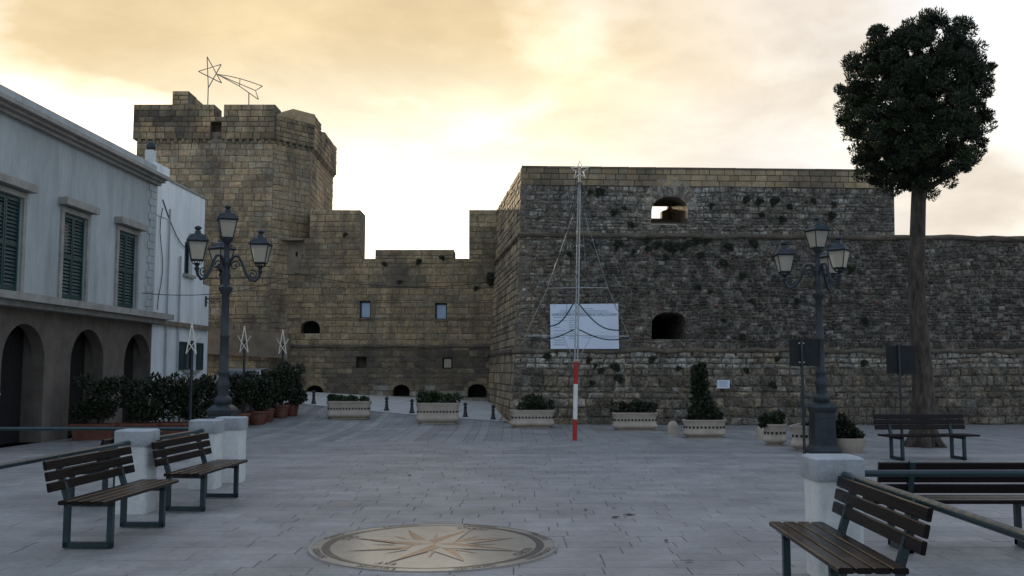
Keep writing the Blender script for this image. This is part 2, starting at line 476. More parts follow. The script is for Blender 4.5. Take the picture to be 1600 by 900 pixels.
def courses(face, cuts_u, cuts_v, solid, h, w, rnd, colour, joint=0.012, out=(0.0, 0.02), bev=0.018, rough=0.012, d0=0.0, name='stone', skip=0.0, uneven=0.35, wave=0.0):
    """-> list of dicts, one per stone, laid in courses wherever solid() holds."""
    us, vs = sorted(set(cuts_u)), sorted(set(cuts_v))
    res = []
    for j in range(len(vs) - 1):
        a, b = vs[j], vs[j + 1]
        hh = h((a + b) / 2) if callable(h) else h
        n = max(1, round((b - a) / hh))
        ws = [rnd.uniform(1 - uneven, 1 + uneven) for _ in range(n)]
        cuts = [a]
        for q in ws: cuts.append(cuts[-1] + (b - a) * q / sum(ws))
        runs = []
        for i in range(len(us) - 1):
            if solid((us[i] + us[i + 1]) / 2, (a + b) / 2):
                if runs and abs(runs[-1][1] - us[i]) < 1e-6: runs[-1][1] = us[i + 1]
                else: runs.append([us[i], us[i + 1]])
        for k in range(n):
            v0, v1 = cuts[k], cuts[k + 1]
            for (x0, x1) in runs:
                u = x0; first = True
                while u < x1 - 1e-4:
                    ww = w((v0 + v1) / 2) if callable(w) else w
                    L = ww * rnd.uniform(0.6, 1.5) * (rnd.uniform(0.4, 1) if first else 1)
                    first = False
                    if x1 - (u + L) < ww * 0.45: L = x1 - u
                    L = min(L, x1 - u)
                    if rnd.random() >= skip:
                        res.append(dict(face=face, r=(u, u + L, v0, v1), d=d0 + rnd.uniform(*out), bev=bev, j=joint, rough=rough,
                                        col=colour(u + L / 2, (v0 + v1) / 2), seed=rnd.random(), name=name, wave=wave))
                    u += L
    return res


def stone_mesh(mb, s, rnd):
    f = s['face']; u0, u1, v0, v1 = s['r']; j = s['j'] / 2; d = s['d']; b = min(s['bev'], (u1 - u0) * .3, (v1 - v0) * .3 * s['face'].V.length); q = s['rough']
    vl = f.V.length; v0 *= vl; v1 *= vl
    u0 += j; u1 -= j; v0 += j; v1 -= j
    if u1 - u0 < 0.02 or v1 - v0 < 0.02: return
    P_ = f.P
    def wv(x, y): return s['wave'] * mnoise.noise(Vector((x * .7, y * .9, 3.3))) if s['wave'] else 0.0
    class W:
        @staticmethod
        def P(x, y, d): return P_(x, (y + wv(x, y)) / vl, d)
    f = W
    cs = [(u0, v0), (u1, v0), (u1, v1), (u0, v1)]
    jj = [(rnd.uniform(0, q) * (1 if x == u0 else -1), rnd.uniform(0, q) * (1 if y == v0 else -1)) for x, y in cs]
    vs = [f.P(x + a, y + c, -0.06) for (x, y), (a, c) in zip(cs, jj)]
    vs += [f.P(x + a, y + c, d - b * 0.7) for (x, y), (a, c) in zip(cs, jj)]
    vs += [f.P(x + a + (b if x == u0 else -b) * rnd.uniform(.6, 1.4), y + c + (b if y == v0 else -b) * rnd.uniform(.6, 1.4), d + rnd.uniform(-q, q) * .6) for (x, y), (a, c) in zip(cs, jj)]
    vs.append(f.P((u0 + u1) / 2 + rnd.uniform(-.1, .1) * (u1 - u0), (v0 + v1) / 2, d + rnd.uniform(0, q)))
    fs = []
    for k in range(4):
        m = (k + 1) % 4
        fs += [(k, m, 4 + m, 4 + k), (4 + k, 4 + m, 8 + m, 8 + k), (8 + k, 8 + m, 12)]
    c = s['col']
    mb.add(vs, fs, c)


def place_stones(stones, parent, mat_, name, keep=300, rest='rubble_infill'):
    rnd = random.Random(len(stones))
    def size(s):
        p = s['face'].P((s['r'][0] + s['r'][1]) / 2, (s['r'][2] + s['r'][3]) / 2)
        x = p.x / max(1, p.y)
        vis = 1.0 if abs(x) < 0.41 else 0.05
        v = (CAM - p)
        return vis * (s['r'][1] - s['r'][0]) * (s['r'][3] - s['r'][2]) * abs(v.normalized().dot(s['face'].N)) / v.length_squared
    stones = sorted(stones, key=size, reverse=True)
    for s in stones[:keep]:
        mb = MB(); stone_mesh(mb, s, rnd)
        if mb.v: mb.build(name, mat_, parent, smooth=False)
    if stones[keep:]:
        mb = MB()
        for s in stones[keep:]: stone_mesh(mb, s, rnd)
        mb.build(rest, mat_, parent, kind='stuff')


def moulding(face, u0, u1, v, r, parent, name, mat_, seg=0.45, seed=1):
    """an eroded half-round string course"""
    rnd = random.Random(seed)
    n = max(2, int((u1 - u0) / seg))
    pts = [face.P(u0 + (u1 - u0) * k / n, v + rnd.uniform(-.012, .012), 0.0 + rnd.uniform(-.012, .012)) for k in range(n + 1)]
    mb = MB(); mb.tube(pts, [r * rnd.uniform(.82, 1.1) for _ in pts], 10)
    c = jit(BROWN, rnd, .1)
    mb.c = [jit(lerp(BROWN, DARKC, .75), rnd, .25) for _ in mb.v]
    return mb.build(name, mat_, parent)


def arch_fill(face, u0, u1, vs, vt, depth, parent, name, mat_, tint, n=8, d=0.004):
    """the two spandrels that turn a square-headed opening into an arched one (one mesh)"""
    mb = MB()
    cu, a, b = (u0 + u1) / 2, (u1 - u0) / 2, vt - vs
    arc = [(cu - a * math.cos(math.pi * k / (2 * n)), vs + b * math.sin(math.pi * k / (2 * n))) for k in range(n + 1)]
    for sgn in (1, -1):
        poly = [(cu + sgn * (x - cu), y) for x, y in arc] + [(cu - sgn * a, vt)]
        pts = [face.P(x, y, d) for x, y in poly]
        mb.prism(pts, face.N, depth, tint)
    return mb.build(name, mat_, parent)


def voussoirs(face, u0, u1, vs, vt, w, parent, rnd, col, mat_, n=9, d=0.03):
    """a ring of wedge stones over an arched opening, each an object"""
    cu, a, b = (u0 + u1) / 2, (u1 - u0) / 2, vt - vs
    for k in range(n):
        t0, t1 = math.pi * (k + .03) / n, math.pi * (k + .97) / n
        q = []
        for t, e in ((t0, 0), (t1, 0), (t1, w), (t0, w)):
            q.append((cu - (a + e) * math.cos(t), vs + (b + e) * math.sin(t)))
        mb = MB(); mb.prism([face.P(x, y, d + rnd.uniform(-.006, .006)) for x, y in q], face.N, 0.2, jit(col, rnd))
        mb.build('arch_stone', mat_, parent)


# ------------------------------------------------------------------ ground
def build_ground():
    xs = [-400, -150, -60, -30] + [x * 1.0 for x in range(-20, 21)] + [30, 60, 150, 400]
    ys = [-60, -20, -5, 2] + [4 + 1.0 * k for k in range(40)] + [60, 120, 300, 800]
    mb = MB()
    for y in ys:
        for x in xs: mb.v.append((x, y, ground_z(x, y)))
    n = len(xs)
    for j in range(len(ys) - 1):
        for i in range(n - 1):
            mb.f.append((j * n + i, j * n + i + 1, (j + 1) * n + i + 1, (j + 1) * n + i))
    g = mb.build('piazza_ground', M['ground'], smooth='all'); g['kind'] = 'structure'
    # bollard line bounds the pale road by the wall
    b0, b1 = G(490, 632), G(772, 657)
    def yb(x): return b0.y + (x - b0.x) * (b1.y - b0.y) / (b1.x - b0.x)
    rnd = random.Random(11)
    slabs = []
    def slab(x0, x1, y0, y1, tone):
        cx, cy = (x0 + x1) / 2, (y0 + y1) / 2
        if abs(cx) > 0.56 * cy + 2.2: return
        if cy > 27.9 and cx > -0.35: return
        if x0 < -10.2 and cy > 19: return
        k = fn(cx, cy, 0, .35, 3.0)
        c = lerp((0.220, 0.218, 0.203), (0.295, 0.287, 0.268), .5 + .6 * k + rnd.uniform(-.3, .3))
        c = tuple(v * tone for v in c)
        slabs.append((x0, x1, y0, y1, c, (x1 - x0) * (y1 - y0) / cy ** 3 * (1 if abs(cx) < .41 * cy and cy > 7.4 else .02)))
    y = 4.2
    while y < 18.0:
        h = 0.29 * rnd.uniform(.95, 1.05); rt = rnd.uniform(.95, 1.05)
        x = -13 + rnd.uniform(0, .6)
        while x < 13:
            L = rnd.choice((.42, .52, .6, .7)) * rnd.uniform(.95, 1.05)
            slab(x, x + L, y, y + h, rt); x += L
        y += h
    x = -14
    while x < 14:                                          # a border band of long pale kerb slabs
        L = rnd.uniform(1.0, 1.5); slab(x, x + L, y, y + .5, 1.12); x += L
    y += .5
    while y < 21.8:
        h = .33
        x = -15 + rnd.uniform(0, .6)
        while x < 15:
            L = rnd.uniform(.5, .9); slab(x, x + L, y, y + h, .92); x += L
        y += h
    y0 = y
    x = -16.0
    while x < 16:
        w = rnd.choice((.24, .32, .40)); tn = rnd.choice((.84, .92, .98, 1.08))
        yy = y0 + rnd.uniform(-.5, 0)
        top = min(33.0, yb(x) - .25)
        while yy < top:
            L = rnd.uniform(.7, 1.3)
            slab(x, x + w, max(y0, yy), min(top, yy + L), tn); yy += L
        x += w
    slabs.sort(key=lambda s: -s[5])
    def mesh(mb, s):
        x0, x1, y0, y1, c, _ = s
        g = .003; b = .005; t = .012 + rnd.uniform(-.002, .002)
        x0 += g; x1 -= g; y0 += g; y1 -= g
        if x1 - x0 < .05 or y1 - y0 < .05: return
        vs = []
        for (e, zz) in ((0, -.01), (0, t - .004), (b, t)):
            for (xx, yy) in ((x0 + e, y0 + e), (x1 - e, y0 + e), (x1 - e, y1 - e), (x0 + e, y1 - e)):
                vs.append((xx, yy, ground_z(xx, yy) + zz + (rnd.uniform(-.0012, .0012) if e else 0)))
        fs = [(8, 9, 10, 11)]
        for k in range(4):
            m = (k + 1) % 4
            fs += [(k, m, 4 + m, 4 + k), (4 + k, 4 + m, 8 + m, 8 + k)]
        mb.add(vs, fs, c)
    for s in slabs[:300]:
        mb = MB(); mesh(mb, s)
        if mb.v: mb.build('paving_slab', M['paving'], g)
    mb = MB()
    for s in slabs[300:]: mesh(mb, s)
    mb.build('farther_paving', M['paving'], g, kind='stuff')
    # pale road between the bollards and the castle
    mb = MB(); nx = 40
    xs = [-17 + (17.3) * i / nx for i in range(nx + 1)]
    for x in xs:
        a = yb(x) - .27
        for k in range(8):
            yy = a + (37.2 - a) * k / 7
            mb.v.append((x, yy, ground_z(x, yy) + .024))
    for i in range(nx):
        for k in range(7): mb.f.append((i * 8 + k, i * 8 + 8 + k, i * 8 + 9 + k, i * 8 + k + 1))
    r = mb.build('road', M['road'], smooth='all'); r['kind'] = 'structure'


build_ground()


# ------------------------------------------------------------------ bastion
BAST = {}


def build_bastion():
    rnd = random.Random(3)
    c0, c1, c2, c3 = P(797, 662, 28.28), P(803, 548, 28.42), P(812, 367, 28.6), P(815, 261, 28.65)
    c0 = c0 + (c0 - c1) * 0.25
    root = thing('bastion', 'massive grey-brown rubble stone bastion with tan block parapet, right of the curtain wall', 'castle bastion', (c0.x, c0.y, 0))
    Uf = Vector((math.cos(math.radians(2.85)), math.sin(math.radians(2.85)), 0))
    Us = Vector((-.87, 7.55, 0)).normalized()
    LS = 7.75
    zones = []
    for a, b in ((c0, c1), (c1, c2), (c2, c3)):
        zones.append((Face(a, Uf, b - a), Face(a, Us, b - a)))
    fl, fm, fu = (z[0] for z in zones)
    BAST.update(fl=fl, fm=fm, fu=fu, root=root)
    L = fu.uv(1398, 320)[0]
    LX = L + 9
    stones, side, par = [], [], []
    # --- lower zone
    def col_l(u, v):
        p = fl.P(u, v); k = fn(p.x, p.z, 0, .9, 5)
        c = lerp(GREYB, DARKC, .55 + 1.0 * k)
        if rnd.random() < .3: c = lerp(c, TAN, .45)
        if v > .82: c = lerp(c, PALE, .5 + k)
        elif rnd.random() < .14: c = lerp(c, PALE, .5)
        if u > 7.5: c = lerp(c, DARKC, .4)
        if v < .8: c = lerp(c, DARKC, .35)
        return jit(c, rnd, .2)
    one = lambda u, v: True
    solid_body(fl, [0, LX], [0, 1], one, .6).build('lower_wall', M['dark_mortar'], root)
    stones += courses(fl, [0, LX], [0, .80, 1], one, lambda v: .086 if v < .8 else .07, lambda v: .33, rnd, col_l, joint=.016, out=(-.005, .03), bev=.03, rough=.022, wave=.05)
    # --- middle zone with the lower embrasure
    e0 = fm.uv(1018, 530); e1 = fm.uv(1073, 487)
    hole = (e0[0], e1[0], e0[1], e1[1])
    def sol_m(u, v): return not (hole[0] < u < hole[1] and hole[2] < v < hole[3])
    cu, cv = [0, hole[0], hole[1], LX], [0, hole[2], hole[3], 1]
    solid_body(fm, cu, cv, sol_m, .6).build('middle_wall', M['dark_mortar'], root)
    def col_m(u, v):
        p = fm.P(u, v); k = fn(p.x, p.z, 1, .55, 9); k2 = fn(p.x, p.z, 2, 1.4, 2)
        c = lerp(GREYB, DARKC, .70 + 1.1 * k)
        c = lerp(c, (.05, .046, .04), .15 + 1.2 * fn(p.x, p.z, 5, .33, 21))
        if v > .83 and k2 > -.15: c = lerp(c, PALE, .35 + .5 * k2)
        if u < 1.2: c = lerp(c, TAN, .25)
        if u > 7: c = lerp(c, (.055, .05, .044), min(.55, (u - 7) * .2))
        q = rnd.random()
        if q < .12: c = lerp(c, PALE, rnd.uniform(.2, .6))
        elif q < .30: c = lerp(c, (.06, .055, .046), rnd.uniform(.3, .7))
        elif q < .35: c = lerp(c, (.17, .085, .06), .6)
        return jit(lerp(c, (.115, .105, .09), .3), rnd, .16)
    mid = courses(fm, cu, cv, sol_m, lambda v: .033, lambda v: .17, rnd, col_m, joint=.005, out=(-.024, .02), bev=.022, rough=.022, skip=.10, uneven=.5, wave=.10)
    # --- upper zone with the pierced embrasure; parapet of cut blocks above
    vb = fu.uv(900, 290)[1]
    a0 = fu.uv(1018, 350); a1 = fu.uv(1075, 307)
    hu = (a0[0], a1[0], a0[1], a1[1])
    def sol_u(u, v): return not (hu[0] < u < hu[1] and hu[2] < v < hu[3])
    cu, cv = [0, hu[0], hu[1], L], [0, hu[2], hu[3], vb, 1]
    solid_body(fu, cu, cv, sol_u, 1.6).build('upper_wall', M['dark_mortar'], root)
    def col_u(u, v):
        p = fu.P(u, v); k = fn(p.x, p.z, 3, .8, 4)
        c = lerp(GREYB, PALE, .35 + .9 * k)
        c = lerp(c, DARKC, .25 + 1.0 * fn(p.x, p.z, 1, .7, 12))
        if u > 6: c = lerp(c, DARKC, .3)
        q = rnd.random()
        if q < .2: c = lerp(c, PALE, .5)
        elif q < .4: c = lerp(c, (.06, .055, .046), .6)
        return jit(lerp(c, (.17, .155, .135), .35), rnd, .18)
    up = courses(fu, cu, cv[:4], sol_u, lambda v: .062, lambda v: .19, rnd, col_u, joint=.006, out=(-.02, .016), bev=.022, rough=.022, skip=.10, uneven=.5, wave=.06)
    def col_p(u, v):
        p = fu.P(u, v); k = fn(p.x, p.z, 7, .6, 1)
        return jit(lerp(TAN, (.17, .135, .09), .4 + .8 * k), rnd, .13)
    par = courses(fu, [0, L], [vb, 1], one, (1 - vb) / 3 + .001, .36, rnd, col_p, joint=.014, out=(.0, .006), bev=.008, rough=.004, d0=.012, uneven=.05)
    # --- side face (three zones)
    def col_s(u, v):
        p = zones[1][1].P(u, v); k = fn(p.x, p.y, p.z + v, .6, 8)
        c = lerp(TAN, GREYB, .5 + .9 * k)
        c = lerp(c, DARKC, .15 + .9 * fn(p.y, p.x, p.z + v * 2, .8, 3))
        return jit(c, rnd, .25)
    for (z, h) in ((zones[0][1], .11), (zones[1][1], .06), (zones[2][1], .1)):
        solid_body(z, [0, LS], [0, 1], one, .6).build('side_wall', M['mortar'], root)
        side += courses(z, [0, LS], [0, 1], one, h, .4, rnd, col_s, joint=.016, out=(-.005, .016), bev=.016, rough=.012)
    place_stones(stones, root, M['rubble'], 'stone', 300, rest='stone_infill')
    place_stones(side, root, M['stone'], 'side_stone', 0, rest='side_stones')
    place_stones(mid + up, root, M['rubble'], 'rubble_stone', 0)
    place_stones(par, root, M['block'], 'parapet_block', 300)
    # --- string courses
    moulding(fm, -.06, LX, 0.0, .085, root, 'string_course', M['stone'], seed=4)
    moulding(fu, -.06, LX, 0.0, .085, root, 'string_course', M['stone'], seed=5)
    moulding(zones[1][1], 0.03, LS, 0.0, .08, root, 'string_course', M['stone'], seed=6)
    moulding(zones[2][1], 0.03, LS, 0.0, .08, root, 'string_course', M['stone'], seed=7)
    # coping slab
    mb = MB()
    for k in range(14):
        u0, u1 = L * k / 14, L * (k + 1) / 14
        q = [fu.P(u0 + .006, 1, .03), fu.P(u1 - .006, 1, .03), fu.P(u1 - .006, 1, -1.6), fu.P(u0 + .006, 1, -1.6)]
        m = MB(); m.prism([p + Vector((0, 0, .035 + rnd.uniform(-.004, .004))) for p in q], (0, 0, 1), .06, jit((.15, .12, .085), rnd, .1)); m.build('coping_stone', M['block'], root)
    # platform that closes the bastion behind the parapet
    top = fu.P(0, 0).z
    mb = MB()
    A, B = fu.P(.3, 0, -2.8), fu.P(LX, 0, -2.8)
    mb.prism([(A.x, A.y, top - .15), (B.x, B.y, top - .15), (B.x, B.y + 9, top - .15), (A.x - .5, A.y + 7.2, top - .15)], (0, 0, 1), 6.0)
    mb.build('platform', M['plaster'], root)
    # --- lower embrasure: arched niche with a dark back
    arch_fill(fm, hole[0], hole[1], hole[2] + (hole[3] - hole[2]) * .6, hole[3] + .001, .5, root, 'arch_head', M['dark_mortar'], None)
    mb = MB()
    h0, h1, v0, v1 = hole
    q = [(h0, v0), (h1, v0), (h1, v1), (h0, v1)]
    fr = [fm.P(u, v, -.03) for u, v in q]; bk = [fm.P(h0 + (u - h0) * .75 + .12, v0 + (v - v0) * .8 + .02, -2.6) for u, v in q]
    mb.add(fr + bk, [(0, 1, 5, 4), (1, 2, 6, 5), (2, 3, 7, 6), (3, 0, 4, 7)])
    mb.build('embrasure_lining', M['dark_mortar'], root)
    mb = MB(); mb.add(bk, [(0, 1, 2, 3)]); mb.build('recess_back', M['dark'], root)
    # --- upper embrasure: splayed tunnel open to the sky
    h0, h1, v0, v1 = hu
    q = [(h0, v0), (h1, v0), (h1, v1), (h0, v1)]
    fr = [fu.P(u, v, -.02) for u, v in q]
    DB = -2.4
    fb = Face(fu.P(0, 0, DB), fu.U, fu.V)
    b0 = fb.uv(1017, 341); b1 = fb.uv(1043, 320)
    bk = [fb.P(u, v) for u, v in ((b0[0], b0[1]), (b1[0], b0[1]), (b1[0], b1[1]), (b0[0], b1[1]))]
    mb = MB(); mb.add(fr + bk, [(0, 1, 5, 4), (1, 2, 6, 5), (2, 3, 7, 6), (3, 0, 4, 7)])
    mb.build('embrasure_lining', M['plaster'], root)
    # notch stone that narrows the far mouth on its lower right
    arch_fill(fu, h0, h1, v0 + (v1 - v0) * .5, v1 + .001, .45, root, 'arch_head', M['plaster'], None)
    voussoirs(fu, h0, h1, v0 + (v1 - v0) * .5, v1, .30, root, rnd, lerp(GREYB, PALE, .2), M['rubble'], n=13, d=.012)
    nb = [fb.P(*fb.uv(x, y), .25) for x, y in ((1032, 345), (1052, 345), (1052, 322), (1043, 322), (1041, 329), (1032, 332))]
    m = MB(); m.prism(nb, fb.N, .3); m.build('embrasure_notch', M['plaster'], root)


build_bastion()


# ------------------------------------------------------------------ curtain wall
def build_curtain():
    rnd = random.Random(21)
    Y = 36.2
    O = P(446, 640, Y); O.z = 0.0
    f = Face(O, (1, 0, 0), (0, 0, 1))
    root = thing('curtain_wall', 'tan block curtain wall with stepped battlements between the tower and the bastion', 'castle wall', (O.x, Y, 0))
    BAST['curt'] = f
    u = lambda px: f.uv(px, 450)[0]
    v = lambda py: f.uv(650, py)[1]
    R_ = f.uv(779, 450)[0] + .4
    holes = []
    def hole(x0, x1, y0, y1, kind):
        a, b = f.uv(x0, y1), f.uv(x1, y0)
        holes.append((a[0], b[0], a[1], b[1], kind)); return holes[-1]
    hole(562, 579, 470, 497, 'window'); hole(680, 698, 473, 499, 'window')
    hole(556, 573, 557, 575, 'niche'); hole(691, 707, 559, 576, 'panel')
    hole(470, 500, 501, 521, 'arch')
    hole(478, 505, 602, 620, 'arch'); hole(614, 640, 601, 619, 'arch'); hole(731, 760, 600, 621, 'arch')
    ue = [f.uv(484, 340)[0], f.uv(563, 340)[0], f.uv(586, 397)[0], f.uv(709, 397)[0], f.uv(733, 340)[0]]
    vt = [v(328), v(372), v(390), v(404)]
    def solid(a, b):
        for h in holes:
            if h[0] < a < h[1] and h[2] < b < h[3]: return False
        if b > vt[0]: return False
        if b > vt[3]:
            if a < ue[0]: return b < vt[1]
            if a < ue[1]: return True
            if a < ue[2]: return False
            if a < ue[3]: return b < vt[2]
            if a < ue[4]: return False
        return True
    cu = [-.3, R_] + ue + [h[0] for h in holes] + [h[1] for h in holes]
    cv = [0] + vt + [v(541)] + [h[2] for h in holes] + [h[3] for h in holes]
    solid_body(f, cu, cv, solid, 1.3, -.014).build('wall_core', M['mortar'], root)
    vs_ = v(541); vpar = v(352); vbase = v(606)
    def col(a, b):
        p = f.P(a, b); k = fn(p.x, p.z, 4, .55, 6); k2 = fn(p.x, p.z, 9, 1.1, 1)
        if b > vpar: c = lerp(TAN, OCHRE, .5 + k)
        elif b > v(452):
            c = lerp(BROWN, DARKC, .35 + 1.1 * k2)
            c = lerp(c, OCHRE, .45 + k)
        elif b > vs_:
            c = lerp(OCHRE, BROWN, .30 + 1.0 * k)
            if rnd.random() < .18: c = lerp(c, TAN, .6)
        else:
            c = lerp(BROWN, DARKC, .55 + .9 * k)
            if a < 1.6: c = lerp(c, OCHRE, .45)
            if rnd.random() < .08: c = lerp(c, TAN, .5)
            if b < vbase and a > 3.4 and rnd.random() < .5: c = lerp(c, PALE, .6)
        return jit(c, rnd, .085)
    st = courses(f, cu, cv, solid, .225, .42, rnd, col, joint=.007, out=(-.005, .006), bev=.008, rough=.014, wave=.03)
    place_stones(st, root, M['stone'], 'stone', 300)
    moulding(f, -.2, R_, vs_, .075, root, 'string_course', M['stone'], seed=14)
    for h in holes:
        a, b, c, d, kind = h
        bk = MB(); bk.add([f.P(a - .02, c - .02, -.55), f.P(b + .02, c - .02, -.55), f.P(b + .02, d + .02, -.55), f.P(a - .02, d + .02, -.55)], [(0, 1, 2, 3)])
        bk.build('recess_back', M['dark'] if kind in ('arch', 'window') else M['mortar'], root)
        if kind == 'window':
            fr = MB()
            t = .035
            for (x0, x1, y0, y1) in ((a, a + t * 1.6, c, d), (b - t, b, c, d), (a, b, c, c + t), (a, b, d - t * 2.2, d)):
                fr.prism([f.P(x0, y0, -.10), f.P(x1, y0, -.10), f.P(x1, y1, -.10), f.P(x0, y1, -.10)], f.N, .06)
            w = fr.build('window_frame', M['iron'], root)
            pn = MB(); pn.prism([f.P(a + t * 1.6, c + t, -.125), f.P(b - t, c + t, -.125), f.P(b - t, d - t * 2.2, -.125), f.P(a + t * 1.6, d - t * 2.2, -.125)], f.N, .02)
            pn.build('pane', M['pane_pale'], w)
            sl = MB(); sl.prism([f.P(a - .05, c - .05, .05), f.P(b + .05, c - .05, .05), f.P(b + .05, c - .005, .05), f.P(a - .05, c - .005, .05)], f.N, .14, jit(BROWN, rnd))
            sl.build('sill', M['stone'], root)
        elif kind == 'panel':
            pn = MB(); pn.prism([f.P(a + .06, c + .04, -.08), f.P(b - .05, c + .04, -.08), f.P(b - .05, d - .04, -.08), f.P(a + .06, d - .04, -.08)], f.N, .03)
            pn.build('cream_panel', M['panel_cream'], root)
        elif kind == 'arch':
            arch_fill(f, a, b, c + (d - c) * .5, d + .001, .5, root, 'arch_head', M['plaster'], None)
            voussoirs(f, a, b, c + (d - c) * .5, d, .15, root, rnd, lerp(BROWN, OCHRE, .5), M['stone'], n=9, d=.02)
    # plastered slab hood where the wall meets the tower
    hd = MB()
    a0 = f.uv(441, 376); a1 = f.uv(476, 372)
    hd.prism([f.P(a0[0], a0[1] - .02, .30), f.P(a1[0], a0[1] - .02, .30), f.P(a1[0], a0[1] + .06, .30), f.P(a0[0], a0[1] + .06, .30)], f.N, .5)
    hd.build('slab_hood', M['plaster'], root)
    b0, b1 = f.uv(446, 428), f.uv(474, 378)
    pl = MB(); pl.prism([f.P(b0[0], b0[1], .035), f.P(b1[0] - .12, b0[1], .035), f.P(b1[0], b1[1], .035), f.P(b0[0], b1[1], .035)], f.N, .1)
    pl.build('plaster_patch', M['plaster'], root)
    k0 = f.uv(464, 396)
    sl = MB(); sl.prism([f.P(k0[0] - .04, k0[1] - .12, .04), f.P(k0[0] + .04, k0[1] - .12, .04), f.P(k0[0] + .04, k0[1] + .06, .04), f.P(k0[0] - .04, k0[1] + .06, .04)], f.N, .05)
    sl.build('loophole', M['dark'], root)


build_curtain()


# ------------------------------------------------------------------ tower
def build_tower():
    rnd = random.Random(31)
    Y = 35.6
    A = P(211, 300, Y); B = P(426, 300, Y); C = P(484, 300, 36.95)
    A.z = B.z = C.z = 0
    D = Vector((C.x - .08, 42.2, 0)); E = Vector((A.x, 42.2, 0))
    root = thing('castle_tower', 'tall square stone keep with notched overhanging battlements behind the white house', 'castle tower', (A.x, Y, 0))
    fA = Face(A, B - A, (0, 0, 1)); fC = Face(B, C - B, (0, 0, 1)); fD = Face(C, D - C, (0, 0, 1)); fE = Face(A, E - A, (0, 0, 1)); fE.N = -fE.N
    BAST['tow'] = fA
    wA, wC, wD = (B - A).length, (C - B).length, (D - C).length
    vA = lambda py: fA.uv(330, py)[1]
    vc = vA(217)                      # underside of the overhanging parapet
    vtop = vA(163)
    OV = 0.13
    one = lambda a, b: True
    # shaft
    def col(face):
        def c_(a, b):
            p = face.P(a, b); k = fn(p.x + p.y, p.z, 2, .45, 13); k2 = fn(p.x + p.y, p.z, 5, 1.0, 17)
            c = lerp(TAN, GREYB, .50 + .9 * k)
            c = lerp(c, DARKC, .05 + .9 * k2)
            if b < vA(330) and rnd.random() < .3: c = lerp(c, TAN, .3)
            if face is fC: c = lerp(c, OCHRE, .35)
            if face is fD: c = lerp(c, OCHRE, .55)
            if rnd.random() < .08: c = lerp(c, PALE, .25)
            return jit(c, rnd, .08)
        return c_
    st = []
    plast = fA.uv(300, 300)
    for f, w in ((fA, wA), (fC, wC), (fD, wD)):
        solid_body(f, [0, w], [-.2, vc + .1], one, .7, -.014).build('tower_wall', M['mortar'], root)
        st += courses(f, [0, w], [0, vA(434), vc], one, .215, .36, rnd, col(f), joint=.007, out=(-.005, .006), bev=.008, rough=.015, wave=.035)
    solid_body(fE, [0, 6.5], [-.2, vc + .1], one, .7).build('tower_wall', M['mortar'], root)
    place_stones(st, root, M['stone'], 'stone', 300)
    # parapet: front face profile, px positions measured on the overhanging plane
    pst = []
    gA = Face(A + fA.N * OV, fA.U, (0, 0, 1)); gC = Face(B + fC.N * OV, fC.U, (0, 0, 1)); gD = Face(C + fD.N * OV, fD.U, (0, 0, 1))
    gu = lambda px: gA.uv(px, 190)[0]
    gv = lambda py: gA.uv(330, py)[1]
    ed = [gu(208), gu(268), gu(293), gu(334), gu(349), wA + .05]
    lv = [gv(217), gv(182), gv(163), gv(142)]
    mac = (gu(329), gu(346), gv(217) - .01, gv(190))
    def solA(a, b):
        if mac[0] < a < mac[1] and b < mac[3]: return False
        if b > lv[2]: return ed[1] < a < ed[2]
        if b > lv[1]: return not (ed[3] < a < ed[4])
        return True
    def colp(face):
        def c_(a, b):
            p = face.P(a, b); k = fn(p.x + p.y, p.z, 2, .9, 23)
            c = lerp(OCHRE, DARKC, .42 + 1.1 * k)
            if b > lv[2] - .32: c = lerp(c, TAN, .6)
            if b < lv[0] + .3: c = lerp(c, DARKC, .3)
            return jit(c, rnd, .2)
        return c_
    cuA = ed + [mac[0], mac[1]]; cvA = lv + [mac[3]]
    solid_body(gA, cuA, cvA, solA, .95).build('parapet_core', M['mortar'], root)
    pst += courses(gA, cuA, cvA, solA, .2, .34, rnd, colp(gA), joint=.014, out=(-.004, .012), bev=.014, rough=.01)
    mb = MB(); mb.add([gA.P(mac[0], mac[2], -.5), gA.P(mac[1], mac[2], -.5), gA.P(mac[1], mac[3], -.5), gA.P(mac[0], mac[3], -.5)], [(0, 1, 2, 3)])
    mb.build('recess_back', M['mortar'], root)
    # chamfer parapet, its top sloping like a low gable
    wc2 = wC + .1
    tl, tm, tr = gC.uv(431, 180), gC.uv(458, 170), gC.uv(486, 171)
    vt = tm[1]
    def solC(a, b): return True
    solid_body(gC, [0, wc2], [gv(217), tl[1]], solC, .9).build('parapet_core', M['mortar'], root)
    pst += courses(gC, [0, wc2], [gv(217), tl[1]], solC, .2, .34, rnd, colp(gC), joint=.014, out=(-.004, .012), bev=.014, rough=.01)
    mb = MB(); mb.prism([gC.P(0, tl[1], 0), gC.P(wc2, tl[1], 0), gC.P(wc2, vt, 0), gC.P(tm[0], vt, 0)], gC.N, .9, jit(OCHRE, rnd))
    mb.build('sloping_merlon', M['block'], root)
    # right side parapet: merlon, lower merlon
    wd = wD
    d1, d2 = gD.uv(502, 200)[0], gD.uv(508, 220)[0]
    hd1, hd2, hdn = vt, gD.uv(508, 206)[1], gD.uv(502, 204)[1]
    hd2 = min(hd2, vt - .05); hdn = min(hdn, hd2 - .1)
    bot = gv(217)
    def solD(a, b):
        if b > hd2: return a < d1
        if b > hdn: return a < d1 or a > d2
        return True
    cuD, cvD = [0, d1, d2, wd], [bot, hdn, hd2, hd1]
    solid_body(gD, cuD, cvD, solD, .8).build('parapet_core', M['mortar'], root)
    pst += courses(gD, cuD, cvD, solD, .2, .36, rnd, colp(gD), joint=.014, out=(-.004, .012), bev=.014, rough=.01)
